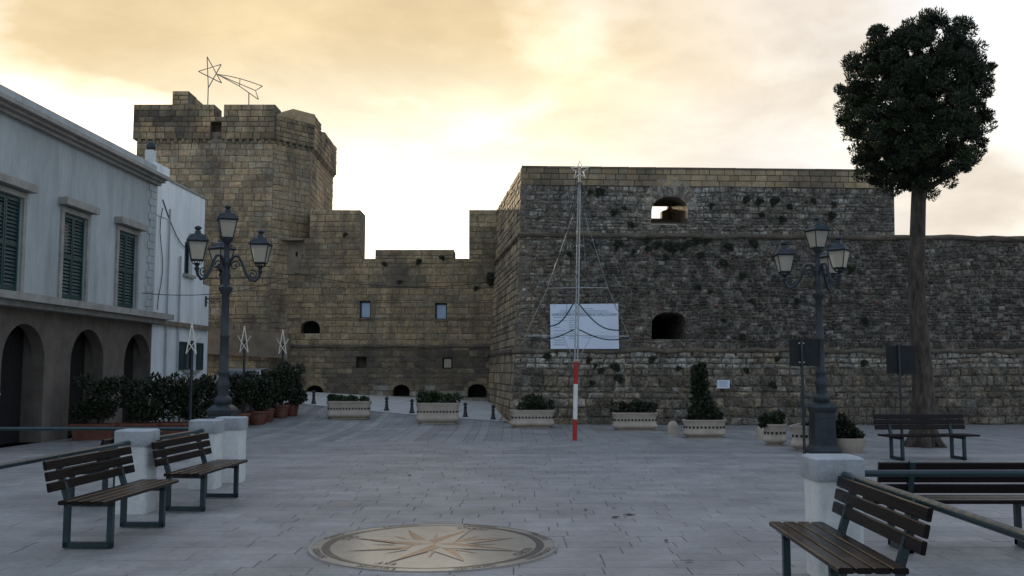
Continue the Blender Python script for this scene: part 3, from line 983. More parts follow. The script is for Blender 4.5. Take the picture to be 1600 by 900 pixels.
    # left side parapet
    gE = Face(A + fE.N * OV, fE.U, (0, 0, 1)); gE.N = fE.N.copy()
    solid_body(gE, [0, 6.5], [bot, lv[2]], one, .8).build('parapet_core', M['mortar'], root)
    place_stones(pst, root, M['stone'], 'parapet_block', 300, rest='parapet_infill')
    # raised stub wall running back from the front parapet
    r0, r1 = gA.P(ed[1] + .01, lv[2]), gA.P(ed[2] - .01, lv[2])
    zt = lv[3] - .02
    mb = MB()
    mb.prism([(r0.x, r0.y + .96, zt), (r1.x, r1.y + .96, zt), (r1.x, r1.y + 3.2, zt), (r0.x, r0.y + 3.2, zt)], (0, 0, 1), zt - lv[1], jit(OCHRE, rnd))
    mb.build('raised_stub_wall', M['block'], root)
    # roof slab closing the shaft
    mb = MB()
    poly = [A, B, C, D, E]
    mb.prism([(p.x, p.y + (.05 if p.y < 40 else 0), lv[1] - .55) for p in poly], (0, 0, 1), .5)
    mb.build('roof_deck', M['plaster'], root)
    # corbel table: small blocks under the overhang
    for f, w in ((fA, wA), (fC, wC), (fD, wD)):
        n = int(w / .27)
        for k in range(n):
            a = (k + .5) * w / n
            if f is fA and mac[0] - .1 < a < mac[1] + .1: continue
            m = MB(); hw = .055
            m.prism([f.P(a - hw, vc - .15, .05), f.P(a + hw, vc - .15, .05), f.P(a + hw, vc - .005, .125), f.P(a - hw, vc - .005, .125)], f.N, .13, jit(GREYB, rnd, .2))
            m.build('corbel', M['stone'], root)
    # thin ledge low on the shaft, and the plastered band
    moulding(fA, 1.8, wA, vA(434), .035, root, 'ledge', M['stone'], seed=3)
    q0, q1 = fA.uv(305, 545), fA.uv(460, 518)
    mb = MB(); mb.prism([fA.P(q0[0], vA(552), .32), fA.P(wA + .75, vA(560), .32), fA.P(wA + .75, vA(521), .32), fA.P(q0[0], vA(511), .32)], fA.N, .5)
    mb.build('plastered_band', M['plaster'], root)


build_tower()


# ------------------------------------------------------------------ text helper
def text_mesh(body, size, align='CENTER'):
    cu = bpy.data.curves.new('lettering', 'FONT')
    cu.body = body; cu.size = size; cu.align_x = align; cu.align_y = 'CENTER'; cu.extrude = 0.0; cu.resolution_u = 3
    o = bpy.data.objects.new('lettering_tmp', cu); COL.objects.link(o)
    dg = bpy.context.evaluated_depsgraph_get()
    me = o.evaluated_get(dg).to_mesh()
    vs = [tuple(v.co) for v in me.vertices]; fs = [tuple(p.vertices) for p in me.polygons]
    o.evaluated_get(dg).to_mesh_clear()
    bpy.data.objects.remove(o); bpy.data.curves.remove(cu)
    return vs, fs


# ------------------------------------------------------------------ compass rose in the paving
def build_compass():
    c = G(678, 857.0)
    z0 = 0.024
    Rr = 1.115
    root = thing('compass_rose', 'inlaid marble compass rose set into the piazza paving', 'floor inlay', (c.x, c.y, 0))
    def disc(r, z, name, m, r0=0.0, n=72):
        mb = MB()
        if r0 == 0:
            mb.prism([(c.x + r * math.cos(2 * math.pi * k / n), c.y + r * math.sin(2 * math.pi * k / n), z) for k in range(n)], (0, 0, 1), .02)
        else:
            vs, fs = [], []
            for k in range(n):
                a = 2 * math.pi * k / n
                for rr in (r0, r): vs.append((c.x + rr * math.cos(a), c.y + rr * math.sin(a), z))
            for k in range(n):
                q = (k + 1) % n; fs.append((2 * k, 2 * k + 1, 2 * q + 1, 2 * q))
            mb.add(vs, fs)
        return mb.build(name, m, root)
    disc(Rr, z0, 'disc', M['inlay_pale'])
    disc(Rr, z0 + .003, 'outer_ring', M['trim'], Rr - .02)
    # off-centre dark ring: thick at the sides, thin at top and bottom
    mb = MB(); n = 96; vs, fs = [], []
    for k in range(n):
        a = 2 * math.pi * k / n
        w = .016 + .055 * abs(math.cos(a)) ** 1.5
        for rr in (Rr * .895 - w, Rr * .895): vs.append((c.x + rr * math.cos(a), c.y + rr * math.sin(a), z0 + .003))
    for k in range(n):
        q = (k + 1) % n; fs.append((2 * k, 2 * k + 1, 2 * q + 1, 2 * q))
    mb.add(vs, fs).build('dark_ring', M['inlay_grey'], root)
    # sixteen-point star; N lies to the viewer's right
    rotN = math.radians(-22)
    lens = [(.86, .12, 4, 0), (.80, .12, 4, math.pi / 4), (.58, .06, 8, math.pi / 8)]
    zk = z0 + .0034
    for L, w, cnt, off in reversed(lens):
        for k in range(cnt):
            a = rotN + off + 2 * math.pi * k / cnt
            tip = (c.x + L * math.cos(a), c.y + L * math.sin(a))
            b = a + math.pi / max(cnt, 4) * (1 if cnt == 8 else 1)
            rr = w * 1.55
            for sgn, m in ((1, 'inlay_rose'), (-1, 'inlay_pale')):
                e = (c.x + rr * math.cos(a + sgn * math.pi / 4), c.y + rr * math.sin(a + sgn * math.pi / 4))
                mm = MB(); mm.add([(c.x, c.y, zk), (tip[0], tip[1], zk), (e[0], e[1], zk)], [(0, 1, 2) if sgn < 0 else (0, 2, 1)])
                mm.build('star_point', M[m], root)
        zk += .0012
    # wind names round the rim, tops outward; the four cardinals inside the ring
    def word(t, ang, r, size):
        vs, fs = text_mesh(t, size)
        mm = MB(); cs, sn = math.cos(ang - math.pi / 2), math.sin(ang - math.pi / 2)
        px, py = c.x + r * math.cos(ang), c.y + r * math.sin(ang)
        out = []
        for x, y, _ in vs:
            # bend the word along the rim
            a2 = ang - x / r; rr = r + y
            out.append((c.x + rr * math.cos(a2), c.y + rr * math.sin(a2), z0 + .0045))
        mm.add(out, fs); mm.build('lettering', M['inlay_dark'], root)
    for k, t in enumerate(('Tramontana', 'Grecale', 'Levante', 'Scirocco', 'Ostro', 'Libeccio', 'Ponente', 'Maestro')):
        word(t, rotN - k * math.pi / 4, Rr * .948, .115)
    for k, t in enumerate(('NORD', 'EST', 'SUD', 'OVEST')):
        word(t, rotN - k * math.pi / 2, Rr * .78, .115)
    root.rotation_euler = (math.radians(.75), 0, 0); root.location.z = .010   # far edge tilted up so the polished disc mirrors the bright sky gap


build_compass()


# ------------------------------------------------------------------ foliage
def leaf_cloud(mb, c, rad, n, size, rnd, cols, shell=0.55, elong=1.8, zmin=None, up=0.3):
    """n small leaf faces through an ellipsoid"""
    for _ in range(n):
        while True:
            p = Vector((rnd.uniform(-1, 1), rnd.uniform(-1, 1), rnd.uniform(-1, 1)))
            if shell ** 2 * rnd.random() < p.length_squared <= 1: break
        q = Vector((c[0] + p.x * rad[0], c[1] + p.y * rad[1], c[2] + p.z * rad[2]))
        if zmin is not None and q.z < zmin: q.z = zmin + rnd.uniform(0, .05)
        t = (p.normalized() + Vector((rnd.uniform(-1, 1), rnd.uniform(-1, 1), rnd.uniform(-1, 1) + up)) * .9).normalized()
        sd = t.cross(Vector((rnd.uniform(-1, 1), rnd.uniform(-1, 1), rnd.uniform(-1, 1))))
        if sd.length < .05: continue
        sd.normalize()
        s = size * rnd.uniform(.6, 1.4)
        a, b = t * (s * elong * .5), sd * (s * .5)
        mb.add([q - a, q - a * .1 + b, q + a, q - a * .1 - b], [(0, 1, 2, 3)], jit(rnd.choice(cols), rnd, .3))


GREENS = [(0.028, 0.046, 0.017), (0.040, 0.060, 0.022), (0.022, 0.036, 0.015), (0.055, 0.070, 0.03)]
DARKG = [(0.016, 0.025, 0.012), (0.021, 0.032, 0.014), (0.028, 0.038, 0.017), (0.04, 0.042, 0.022)]


def build_tree():
    rnd = random.Random(5)
    Y = 20.5
    base = P(1442, 640, Y); base.z = 0
    cc = P(1428, 165, Y)
    root = thing('pine_tree', 'dense dark evergreen tree with a tall rounded crown at the right', 'tree', base)
    mb = MB()
    tr = [base + Vector((0, 0, -.2)), base + Vector((.03, .02, 1.5)), Vector((base.x - .05, base.y, 3.4)), Vector((cc.x + .1, cc.y, cc.z - .9)), Vector((cc.x, cc.y, cc.z + 1.0))]
    mb.tube(tr, [.30, .21, .17, .14, .06], 12)
    for k in range(6):
        a = k * 1.05 + .3
        mb.tube([base + Vector((.12 * math.cos(a), .12 * math.sin(a), .5)), base + Vector((.27 * math.cos(a), .27 * math.sin(a), .12)), base + Vector((.46 * math.cos(a), .46 * math.sin(a), -.06))], [.11, .10, .06], 7)
    for k in range(9):
        a = k * 2.4; s = Vector((cc.x + .05, cc.y, cc.z - 1.6 + .25 * k))
        s.z -= .35
        e = s + Vector((math.cos(a) * 1.05, math.sin(a) * 1.05, .75 + rnd.uniform(-.1, .4)))
        mid_ = (s + e) / 2 + Vector((rnd.uniform(-.1, .1), rnd.uniform(-.1, .1), -.12))
        mb.tube([s, mid_, e], [.085, .06, .02], 7)
        mb.tube([mid_, mid_ + Vector((math.cos(a + .8) * .5, math.sin(a + .8) * .5, .45))], [.045, .015], 6)
    mb.build('trunk', M['bark'], root, smooth=True)
    mb = MB()
    H, W = 2.0, 1.55
    lobes = []
    for k in range(72):
        th = k * 2.39996; z = 1 - 2 * (k + .5) / 72
        rr = math.sqrt(1 - z * z) ** .8
        f = rnd.uniform(.70, .88)
        lobes.append((Vector((cc.x + W * rr * math.cos(th) * f, cc.y + W * rr * math.sin(th) * f, cc.z + H * z * f)), rnd.uniform(.28, .44)))
    lobes += [(Vector((cc.x + rnd.uniform(-.5, .5), cc.y + rnd.uniform(-.5, .5), cc.z + rnd.uniform(-1.2, 1.2))), .6) for _ in range(16)]
    for (c, r) in lobes:
        for q in range(10):
            d_ = Vector((rnd.gauss(0, 1), rnd.gauss(0, 1), rnd.gauss(.25, 1))).normalized() * r * rnd.uniform(.55, 1.0)
            s = rnd.uniform(.10, .21)
            leaf_cloud(mb, c + d_, (s, s, s * .85), 190, .024, rnd, DARKG if rnd.random() < .75 else GREENS, elong=3.6, up=.6)
    mb.build('crown', M['leaf'], root)


build_tree()

# ------------------------------------------------------------------ weeds in the walls
WEED_MESHES = []


def weed_meshes():
    for k in range(5):
        rnd = random.Random(60 + k); mb = MB()
        leaf_cloud(mb, (0, -.05, 0), (.13, .09, .10), 130, .038, rnd, DARKG, elong=2.2)
        leaf_cloud(mb, (rnd.uniform(-.08, .08), -.06, -.09), (.08, .06, .10), 60, .035, rnd, DARKG, elong=2.2)
        me = mb.build('wall_weed', M['leaf'])
        WEED_MESHES.append(me.data); bpy.data.objects.remove(me)


weed_meshes()


def weed(face, px, py, s, label, group, k):
    o = bpy.data.objects.new('wall_weed', WEED_MESHES[k % 5]); COL.objects.link(o)
    u, v = face.uv(px, py); o.location = face.P(u, v, .02)
    o.scale = (s * .9, s * .45, s * .8); o.rotation_euler = (0, 0, (k * .7) % .8 - .4)
    tag(o, label, 'weed', group)


def build_weeds():
    fu, fm, fl = BAST['fu'], BAST['fm'], BAST['fl']
    up = [(938, 299, 1.3), (922, 300, .8), (960, 331, 1.0), (985, 350, .9), (975, 325, .6), (1167, 311, 1.0), (1187, 314, 1.1), (1211, 313, 1.3), (1233, 322, .9), (1270, 313, .8), (1300, 336, 1.2), (1222, 342, 1.1), (1112, 320, .7), (1190, 335, .8), (1302, 318, .7)]
    for k, (x, y, s) in enumerate(up): weed(fu, x, y, s, 'small dark weed tuft rooted above the upper string course of the bastion', 'weeds on the upper bastion wall', k)
    mid = [(967, 381, 1.3), (1012, 374, 1.1), (1028, 381, 1.2), (1045, 385, 1.6), (1062, 384, 1.2), (1075, 381, 1.0), (1090, 376, 1.3), (1106, 375, 1.0), (1137, 384, 1.2), (1176, 379, 1.2), (1013, 388, 1.0), (990, 393, .8), (930, 383, .8), (888, 396, .8), (1130, 410, 1.1), (1095, 398, 1.0), (1040, 402, .9), (1160, 430, .9), (1090, 448, .8), (1210, 400, .8), (917, 476, 1.0), (870, 545, 1.0), (1110, 455, .7), (1130, 500, .7), (1175, 470, .8), (1160, 525, .9), (1245, 470, 1.0), (1330, 420, 1.1), (1350, 500, 1.0)]
    for k, (x, y, s) in enumerate(mid): weed(fm, x, y, s, 'small dark weed tuft rooted between the two string courses of the bastion', 'weeds on the middle bastion wall', k)
    low = [(855, 556, 1.1), (920, 562, .9), (1020, 560, 1.0), (960, 572, 1.2), (965, 590, 1.2), (940, 578, .8), (925, 598, .9), (930, 571, .7), (1165, 578, .9), (1206, 600, 1.0), (1350, 566, 1.0), (1060, 575, .8), (1215, 560, .8)]
    for k, (x, y, s) in enumerate(low): weed(fl, x, y, s, 'small dark weed tuft rooted low on the bastion below the lower string course', 'weeds on the lower bastion wall', k)
    c = BAST['curt']
    for k, (x, y, s) in enumerate([(768, 432, 1.8), (769, 440, 1.3), (655, 408, 1.0), (690, 402, .9), (600, 412, .8), (625, 440, .7), (745, 450, .9), (540, 366, .8)]):
        weed(c, x, y, s, 'small dark weed tuft rooted in the tan curtain wall', 'weeds on the curtain wall', k)


build_weeds()


# ------------------------------------------------------------------ white house and grey house
def build_houses():
    rnd = random.Random(41)
    U = Vector((-.04, -1, 0)).normalized()
    O = Vector((-10.345, 32.0, 0))
    f = Face(O, U, (0, 0, 1))
    BAST['house'] = f
    uv = f.uv
    z0 = .1
    ztop = uv(314, 307)[1]
    zstep = uv(320, 445)[1]
    ue = uv(241, 400)[0]
    root = thing('white_house', 'whitewashed two-storey house with a dark shutterless window beside the tower', 'house', (O.x, O.y, z0))
    holes = []
    def hole(x0, x1, y0, y1):
        a, b = uv(x1, y1), uv(x0, y0); xm = (x0 + x1) / 2
        holes.append((a[0], b[0], uv(xm, y1)[1], uv(xm, y0)[1])); return holes[-1]
    hw = hole(289, 300, 379, 429); hl = hole(289, 305, 535, 578)
    def solid(a, b):
        for h in holes:
            if h[0] < a < h[1] and h[2] < b < h[3]: return False
        return True
    solid_body(f, [0, ue] + [x for h in holes for x in h[:2]], [z0 - .3, ztop] + [x for h in holes for x in h[2:]], solid, 4.5, 0.0).build('wall', M['white_wall'], root)
    # lower wing reaching a little farther
    lw = MB(); a, b = f.P(-.62, 0, -.01), f.P(0, 0, -.01)
    lw.prism([(b.x, b.y, zstep), (a.x, a.y, zstep), (a.x - 4, a.y, zstep), (b.x - 4, b.y, zstep)], (0, 0, 1), zstep - z0 + .3)
    lw.build('lower_wing', M['white_wall'], root)
    cp = MB(); a, b = f.P(-.03, 0, .04), f.P(ue, 0, .04)
    cp.prism([(b.x, b.y, ztop + .05), (a.x, a.y, ztop + .05), (a.x - 4.6, a.y, ztop + .05), (b.x - 4.6, b.y, ztop + .05)], (0, 0, 1), .07)
    cp.build('coping', M['trim'], root)
    # chimney block with a dark ball cowl
    u0, u1 = uv(264, 270)[0], uv(243, 270)[0]
    zc = uv(252, 258)[1]
    ch = MB(); a, b = f.P(u0, 0, .03), f.P(u1, 0, .03)
    ch.prism([(b.x, b.y, zc), (a.x, a.y, zc), (a.x - 1.0, a.y, zc), (b.x - 1.0, b.y, zc)], (0, 0, 1), zc - ztop + 1.2)
    ch.build('stair_block', M['white_wall'], root)
    YC = f.P(uv(240, 245)[0], 0).y + .3
    pb, pk = P(236, 229, YC), P(236, 262, YC)
    pot = MB(); pot.box((pb.x, pb.y, (pk.z + pb.z - .12) / 2), (.24, .24, pb.z - .12 - pk.z)); pp = pot.build('chimney', M['pillar'], root)
    bl = MB(); bl.ball(pb, .15, 14, 8); bl.lathe([(.07, -.2), (.07, -.1)], pb); bl.build('cowl', M['iron'], pp, smooth=True)
    # small upper window
    for h, nm in ((hw, 'window'), (hl, 'window')):
        a, b, c, d = h
        w = MB(); w.prism([f.P(a, c, -.16), f.P(b, c, -.16), f.P(b, d, -.16), f.P(a, d, -.16)], f.N, .04); wo = w.build('window', M['carglass'], root)
        fr = MB(); t = .05
        for (x0, x1, y0, y1) in ((a, a + t, c, d), (b - t, b, c, d), (a + t, b - t, c, c + t), (a + t, b - t, d - t, d), ((a + b) / 2 - t / 2, (a + b) / 2 + t / 2, c + t, d - t)):
            fr.prism([f.P(x0, y0, -.12), f.P(x1, y0, -.12), f.P(x1, y1, -.12), f.P(x0, y1, -.12)], f.N, .05)
        fr.build('frame', M['iron'], wo)
        sl = MB(); sl.prism([f.P(a - .12, c - .10, .10), f.P(b + .12, c - .10, .10), f.P(b + .12, c - .005, .10), f.P(a - .12, c - .005, .10)], f.N, .25); sl.build('sill', M['trim'], wo)
    zb0 = uv(282, 507)[1]
    m = MB(); m.prism([f.P(-.55, zb0 - .09, .12), f.P(ue, zb0 - .09, .12), f.P(ue, zb0 + .05, .12), f.P(-.55, zb0 + .05, .12)], f.N, .13); m.build('timber_ledge', M['plaster'], root)
    # louvred shutters folded back beside the lower window
    a, b, c, d = hl
    for (x0, x1) in ((a - .55, a - .03), (b + .03, b + .55)):
        sh = MB()
        for (p0, p1, q0, q1) in ((x0, x0 + .06, c, d), (x1 - .06, x1, c, d), (x0 + .06, x1 - .06, c, c + .06), (x0 + .06, x1 - .06, d - .06, d)):
            sh.prism([f.P(p0, q0, .06), f.P(p1, q0, .06), f.P(p1, q1, .06), f.P(p0, q1, .06)], f.N, .045)
        so = sh.build('shutter', M['shutter'], root)
        for k in range(12):
            zz = c + .09 + (d - c - .18) * k / 11
            m = MB(); m.add([f.P(x0 + .06, zz - .025, .055), f.P(x1 - .06, zz - .025, .055), f.P(x1 - .06, zz + .025, .025), f.P(x0 + .06, zz + .025, .025),
                             f.P(x0 + .06, zz - .03, .045), f.P(x1 - .06, zz - .03, .045), f.P(x1 - .06, zz + .02, .015), f.P(x0 + .06, zz + .02, .015)],
                            [(0, 1, 2, 3), (7, 6, 5, 4), (0, 4, 5, 1), (2, 6, 7, 3)])
            m.build('slat', M['shutter'], so)
    # drain pipes and loose cables on the wall
    for x, y0, y1 in ((259, 325, 600), (278, 400, 600)):
        u = uv(x, 450)[0]; p = MB(); p.tube([f.P(u, uv(x, y0)[1], .06), f.P(u, z0, .06)], .03, 8); p.build('drain_pipe', M['cap'], root)
    u0, u1, z_a = uv(252, 310)[0], uv(315, 345)[0], uv(252, 312)[1]
    pts = [f.P(u0 + (u1 - u0) * t, z_a - 1.15 * math.sin(math.pi * t * .85) - .1 * t, .05) for t in [k / 12 for k in range(13)]]
    p = MB(); p.tube(pts, .015, 5); p.build('cable', M['rubber'], root)
    pts = [f.P(uv(252, 330)[0] + .15 * math.sin(k), uv(252, 325 + 20 * k)[1], .04) for k in range(9)]
    p = MB(); p.tube(pts, .012, 5); p.build('cable', M['rubber'], root)
    # scroll bracket of the old street lamp on the lower wing
    q = uv(318, 470); bp = f.P(-.3, q[1], 0)
    s = thing('wall_bracket', 'scrolled iron lamp bracket on the corner of the white house', 'bracket', bp)
    m = MB(); m.tube([bp + Vector((0, 0, .1)), bp + Vector((.75, 0, .1))], .018, 6); m.build('arm', M['iron'], s)
    m = MB(); m.tube([bp + Vector((.02 + .2 * k / 8 + .12 * math.cos(k * .9), 0, .0 + .07 * math.sin(k * .9))) for k in range(18)], .012, 5); m.build('scroll', M['iron'], s)
    m = MB(); m.box((bp.x + .01, bp.y, bp.z), (.03, .1, .35)); m.build('back_plate', M['iron'], s)

    # ---- nearer grey house
    g = Face(O + f.N * .12, U, (0, 0, 1))
    guv = g.uv
    u0 = guv(241, 400)[0]; u1 = u0 + 9.5
    zt = guv(222, 247)[1]
    zbal = guv(222, 489)[1]
    root = thing('grey_house', 'grey rendered corner house with cornice, green shutters and balcony at the left', 'house', g.P(u0, 0))
    hs = []
    wz0, wz1 = zbal + .08, guv(206, 366)[1]
    wu = guv(212, 420)[0]
    for k in range(3): hs.append((wu + .02 + 2.9 * k, wu + 1.15 + 2.9 * k, wz0, wz1))
    dz = zbal - .45
    du = guv(236, 560)[0]
    for k in range(3): hs.append((du + .05 + 2.9 * k, du + 1.75 + 2.9 * k, .0, dz - .15))
    def sol(a, b):
        for h in hs:
            if h[0] < a < h[1] and h[2] < b < h[3]: return False
        return True
    zs = zbal - .2
    solid_body(g, [u0, u1] + [x for h in hs for x in h[:2]], [zs, zt] + [x for h in hs[:3] for x in h[2:]], sol, 5.0, 0.0).build('wall', M['grey_wall'], root)
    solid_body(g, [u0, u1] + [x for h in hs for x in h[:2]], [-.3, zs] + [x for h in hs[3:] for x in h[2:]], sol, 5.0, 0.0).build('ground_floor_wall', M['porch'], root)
    # cornice
    zc = guv(230, 284)[1]
    for (dz_, dd, hh) in ((0, .14, .08), (.08, .26, .07), (.15, .40, .10)):
        m = MB(); m.prism([g.P(u0 - .02, zc + dz_, dd), g.P(u1, zc + dz_, dd), g.P(u1, zc + dz_ + hh - .003, dd), g.P(u0 - .02, zc + dz_ + hh - .003, dd)], g.N, dd + .1); m.build('cornice', M['trim'], root)
    # quoins up the corner
    n = 18
    for k in range(n):
        za, zb_ = zbal + (zc - zbal) * k / n, zbal + (zc - zbal) * (k + .94) / n
        w = .52 if k % 2 else .40
        m = MB(); m.prism([g.P(u0 - .015, za, .03), g.P(u0 + w, za, .03), g.P(u0 + w, zb_, .03), g.P(u0 - .015, zb_, .03)], g.N, .06); m.build('quoin', M['grey_wall'], root)
    # balcony
    m = MB(); m.prism([g.P(u0 - .25, zbal - .16, .55), g.P(u1, zbal - .16, .55), g.P(u1, zbal, .55), g.P(u0 - .25, zbal, .55)], g.N, .56); m.build('balcony_slab', M['trim'], root)
    m = MB(); m.prism([g.P(u0 - .1, zbal - .28, .35), g.P(u1, zbal - .28, .35), g.P(u1, zbal - .163, .35), g.P(u0 - .1, zbal - .163, .35)], g.N, .36); m.build('balcony_moulding', M['trim'], root)
    for k in range(3):
        a, b, c, d = hs[k]
        m = MB(); m.prism([g.P(a, c, -.2), g.P(b, c, -.2), g.P(b, d, -.2), g.P(a, d, -.2)], g.N, .04); wo = m.build('window', M['carglass'], root)
        m = MB(); m.prism([g.P(a - .25, d + .15, .22), g.P(b + .25, d + .15, .22), g.P(b + .25, d + .32, .22), g.P(a - .25, d + .32, .22)], g.N, .25); m.build('lintel', M['trim'], root)
        for (p0, p1, q0, q1) in ((a - .13, a - .005, c, d), (b + .005, b + .13, c, d), (a - .13, b + .13, d + .005, d + .12)):
            m = MB(); m.prism([g.P(p0, q0, .05), g.P(p1, q0, .05), g.P(p1, q1, .05), g.P(p0, q1, .05)], g.N, .1); m.build('surround', M['trim'], root)
        for (x0, x1) in ((a + .02, (a + b) / 2 - .01), ((a + b) / 2 + .01, b - .02)):
            sh = MB()
            for (p0, p1, q0, q1) in ((x0, x0 + .05, c + .02, d - .02), (x1 - .05, x1, c + .02, d - .02), (x0 + .05, x1 - .05, c + .02, c + .1), (x0 + .05, x1 - .05, d - .1, d - .02), (x0 + .05, x1 - .05, (c + d) / 2 - .05, (c + d) / 2 + .05)):
                sh.prism([g.P(p0, q0, -.03), g.P(p1, q0, -.03), g.P(p1, q1, -.03), g.P(p0, q1, -.03)], g.N, .04)
            so = sh.build('shutter', M['shutter'], root)
            ns = 22
            for q in range(ns):
                zz = c + .14 + (d - c - .28) * q / (ns - 1)
                mm = MB(); mm.add([g.P(x0 + .05, zz - .03, -.035), g.P(x1 - .05, zz - .03, -.035), g.P(x1 - .05, zz + .03, -.065), g.P(x0 + .05, zz + .03, -.065),
                                   g.P(x0 + .05, zz - .035, -.045), g.P(x1 - .05, zz - .035, -.045), g.P(x1 - .05, zz + .025, -.075), g.P(x0 + .05, zz + .025, -.075)],
                                  [(0, 1, 2, 3), (7, 6, 5, 4), (0, 4, 5, 1), (2, 6, 7, 3)])
                mm.build('slat', M['shutter'], so)
    for k in range(3, 6):
        a, b, c, d = hs[k]
        m = MB(); m.prism([g.P(a, c, -.5), g.P(b, c, -.5), g.P(b, d, -.5), g.P(a, d, -.5)], g.N, .05); do = m.build('door', M['dark'], root)
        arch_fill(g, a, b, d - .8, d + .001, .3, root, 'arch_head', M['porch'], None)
        m = MB(); m.ball(tuple(g.P((a + b) / 2 + .1, 1.1, -.46)), .04); m.build('handle', M['steel'], do)


build_houses()


# ------------------------------------------------------------------ street lamps
def build_lamp(loc, a0, label):
    root = thing('street_lamp', label, 'street lamp', loc, 0, 'four-lantern street lamps')
    m = MB()
    # square pedestal with flared foot and panels
    def ring(h, z): return [(-h, -h, z), (h, -h, z), (h, h, z), (-h, h, z)]
    m.loft([ring(.27, 0), ring(.27, .07), ring(.235, .13), ring(.205, .17), ring(.195, .80), ring(.215, .84), ring(.225, .90), ring(.19, .95), ring(.12, 1.0)])
    ped = m.build('pedestal', M['iron'], root, local=True)
    for k in range(4):
        a = k * math.pi / 2
        c, s = math.cos(a), math.sin(a)
        mm = MB()
        for (x0, x1, z0, z1) in ((-.13, -.11, .25, .74), (.11, .13, .25, .74), (-.11, .11, .25, .27), (-.11, .11, .72, .74), (-.03, .03, .3, .7)):
            pts = [(x0, -.205, z0), (x1, -.205, z0), (x1, -.2, z1), (x0, -.2, z1)]
            pts = [Vector((p[0] * c - p[1] * s, p[0] * s + p[1] * c, p[2])) for p in pts]
            mm.prism(pts, Vector((s, -c, 0)), .02)
        mm.build('panel_moulding', M['iron'], ped, local=True)
    m = MB()
    m.lathe([(.12, .98), (.155, 1.03), (.165, 1.08), (.15, 1.12), (.10, 1.16), (.095, 1.24), (.115, 1.32), (.12, 1.38), (.095, 1.44), (.085, 1.52), (.105, 1.56), (.105, 1.59), (.082, 1.62),
             (.075, 2.2), (.085, 2.22), (.085, 2.25), (.072, 2.27), (.066, 2.98), (.10, 3.05), (.125, 3.10), (.125, 3.13), (.075, 3.17), (.065, 3.25), (.085, 3.33), (.07, 3.42), (.06, 3.5),
             (.085, 3.56), (.085, 3.62), (.055, 3.68), (.048, 3.92), (.07, 3.96), (.10, 4.0), (.10, 4.03)], n=20)
    m.build('post', M['iron'], root, smooth=True, local=True)
    def lantern(x, y, z, rz, part='lantern'):
        hb, ht, h = .10, .162, .325
        T = lambda px, py, pz: Vector((x + px * math.cos(rz) - py * math.sin(rz), y + px * math.sin(rz) + py * math.cos(rz), z + pz))
        fr = MB()
        cor = ((-1, -1), (1, -1), (1, 1), (-1, 1))
        for k in range(4):
            a, b = cor[k], cor[(k + 1) % 4]
            fr.tube([T(a[0] * hb, a[1] * hb, 0), T(a[0] * ht, a[1] * ht, h)], .011, 6)
            fr.tube([T(a[0] * hb, a[1] * hb, 0), T(b[0] * hb, b[1] * hb, 0)], .012, 6)
            fr.tube([T(a[0] * ht, a[1] * ht, h), T(b[0] * ht, b[1] * ht, h)], .014, 6)
            for q in range(1, 4):
                w = q / 4
                p0 = T((a[0] + (b[0] - a[0]) * w) * hb, (a[1] + (b[1] - a[1]) * w) * hb, 0)
                p1 = T((a[0] + (b[0] - a[0]) * w) * .04, (a[1] + (b[1] - a[1]) * w) * .04, -.07)
                fr.tube([p0, (p0 + p1) / 2 + Vector((0, 0, -.03)), p1], .006, 5)
        fr.tube([T(0, 0, -.11), T(0, 0, -.05)], [.02, .05], 8)
        lo = fr.build(part, M['iron'], root, local=True)
        for k in range(4):
            a, b = cor[k], cor[(k + 1) % 4]
            i = .985
            pm = MB(); pm.add([T(a[0] * hb * i, a[1] * hb * i, .005), T(b[0] * hb * i, b[1] * hb * i, .005), T(b[0] * ht * i, b[1] * ht * i, h - .005), T(a[0] * ht * i, a[1] * ht * i, h - .005)], [(0, 1, 2, 3)])
            pm.build('pane', M['lampglass'], lo, local=True)
        rf = MB()
        def sq(hw, pz): return [T(c[0] * hw, c[1] * hw, pz) for c in cor]
        rf.loft([sq(.186, h + .005), sq(.19, h + .022), sq(.15, h + .05), sq(.12, h + .115), sq(.10, h + .13), sq(.055, h + .15), sq(.045, h + .20)])
        rf.build('roof', M['iron'], lo, local=True)
        for k in range(4):
            a = cor[k]
            sc_ = MB(); sc_.tube([T(a[0] * .178, a[1] * .178, h + .02), T(a[0] * .15, a[1] * .15, h + .09), T(a[0] * .12, a[1] * .12, h + .135)], .007, 5)
            sc_.build('rib', M['iron'], lo, local=True)
        fi = MB(); fi.lathe([(.045, h + .19), (.03, h + .215), (.06, h + .235), (.062, h + .26), (.045, h + .28), (.01, h + .295)], T(0, 0, 0), 12)
        fi.build('finial', M['iron'], lo, smooth=True, local=True)
        bu = MB(); bu.ball(T(0, 0, .13), .05, 10, 6, sz=1.4); bu.tube([T(0, 0, .0), T(0, 0, .07)], .03, 8)
        bu.build('bulb', M['bulb'], lo, smooth=True, local=True)
    lantern(0, 0, 4.04, .35)
    for k in range(3):
        a = a0 + k * 2 * math.pi / 3
        c, s = math.cos(a), math.sin(a)
        prof = [(.05, 3.58), (.13, 3.70), (.22, 3.70), (.29, 3.58), (.36, 3.40), (.45, 3.27), (.55, 3.24), (.62, 3.31), (.64, 3.42)]
        am = MB(); am.tube([(r * c, r * s, z) for r, z in prof], [.03, .028, .026, .026, .028, .03, .028, .026, .03], 8)
        sp = [(.16 + .10 * (1 - q / 16) * math.cos(q * .62), 3.52 + .10 * (1 - q / 16) * math.sin(q * .62)) for q in range(15)]
        am.tube([(r * c, r * s, z) for r, z in sp], .014, 6)
        sp = [(.50 + .09 * (1 - q / 16) * math.cos(-q * .62 + 2), 3.36 + .09 * (1 - q / 16) * math.sin(-q * .62 + 2)) for q in range(15)]
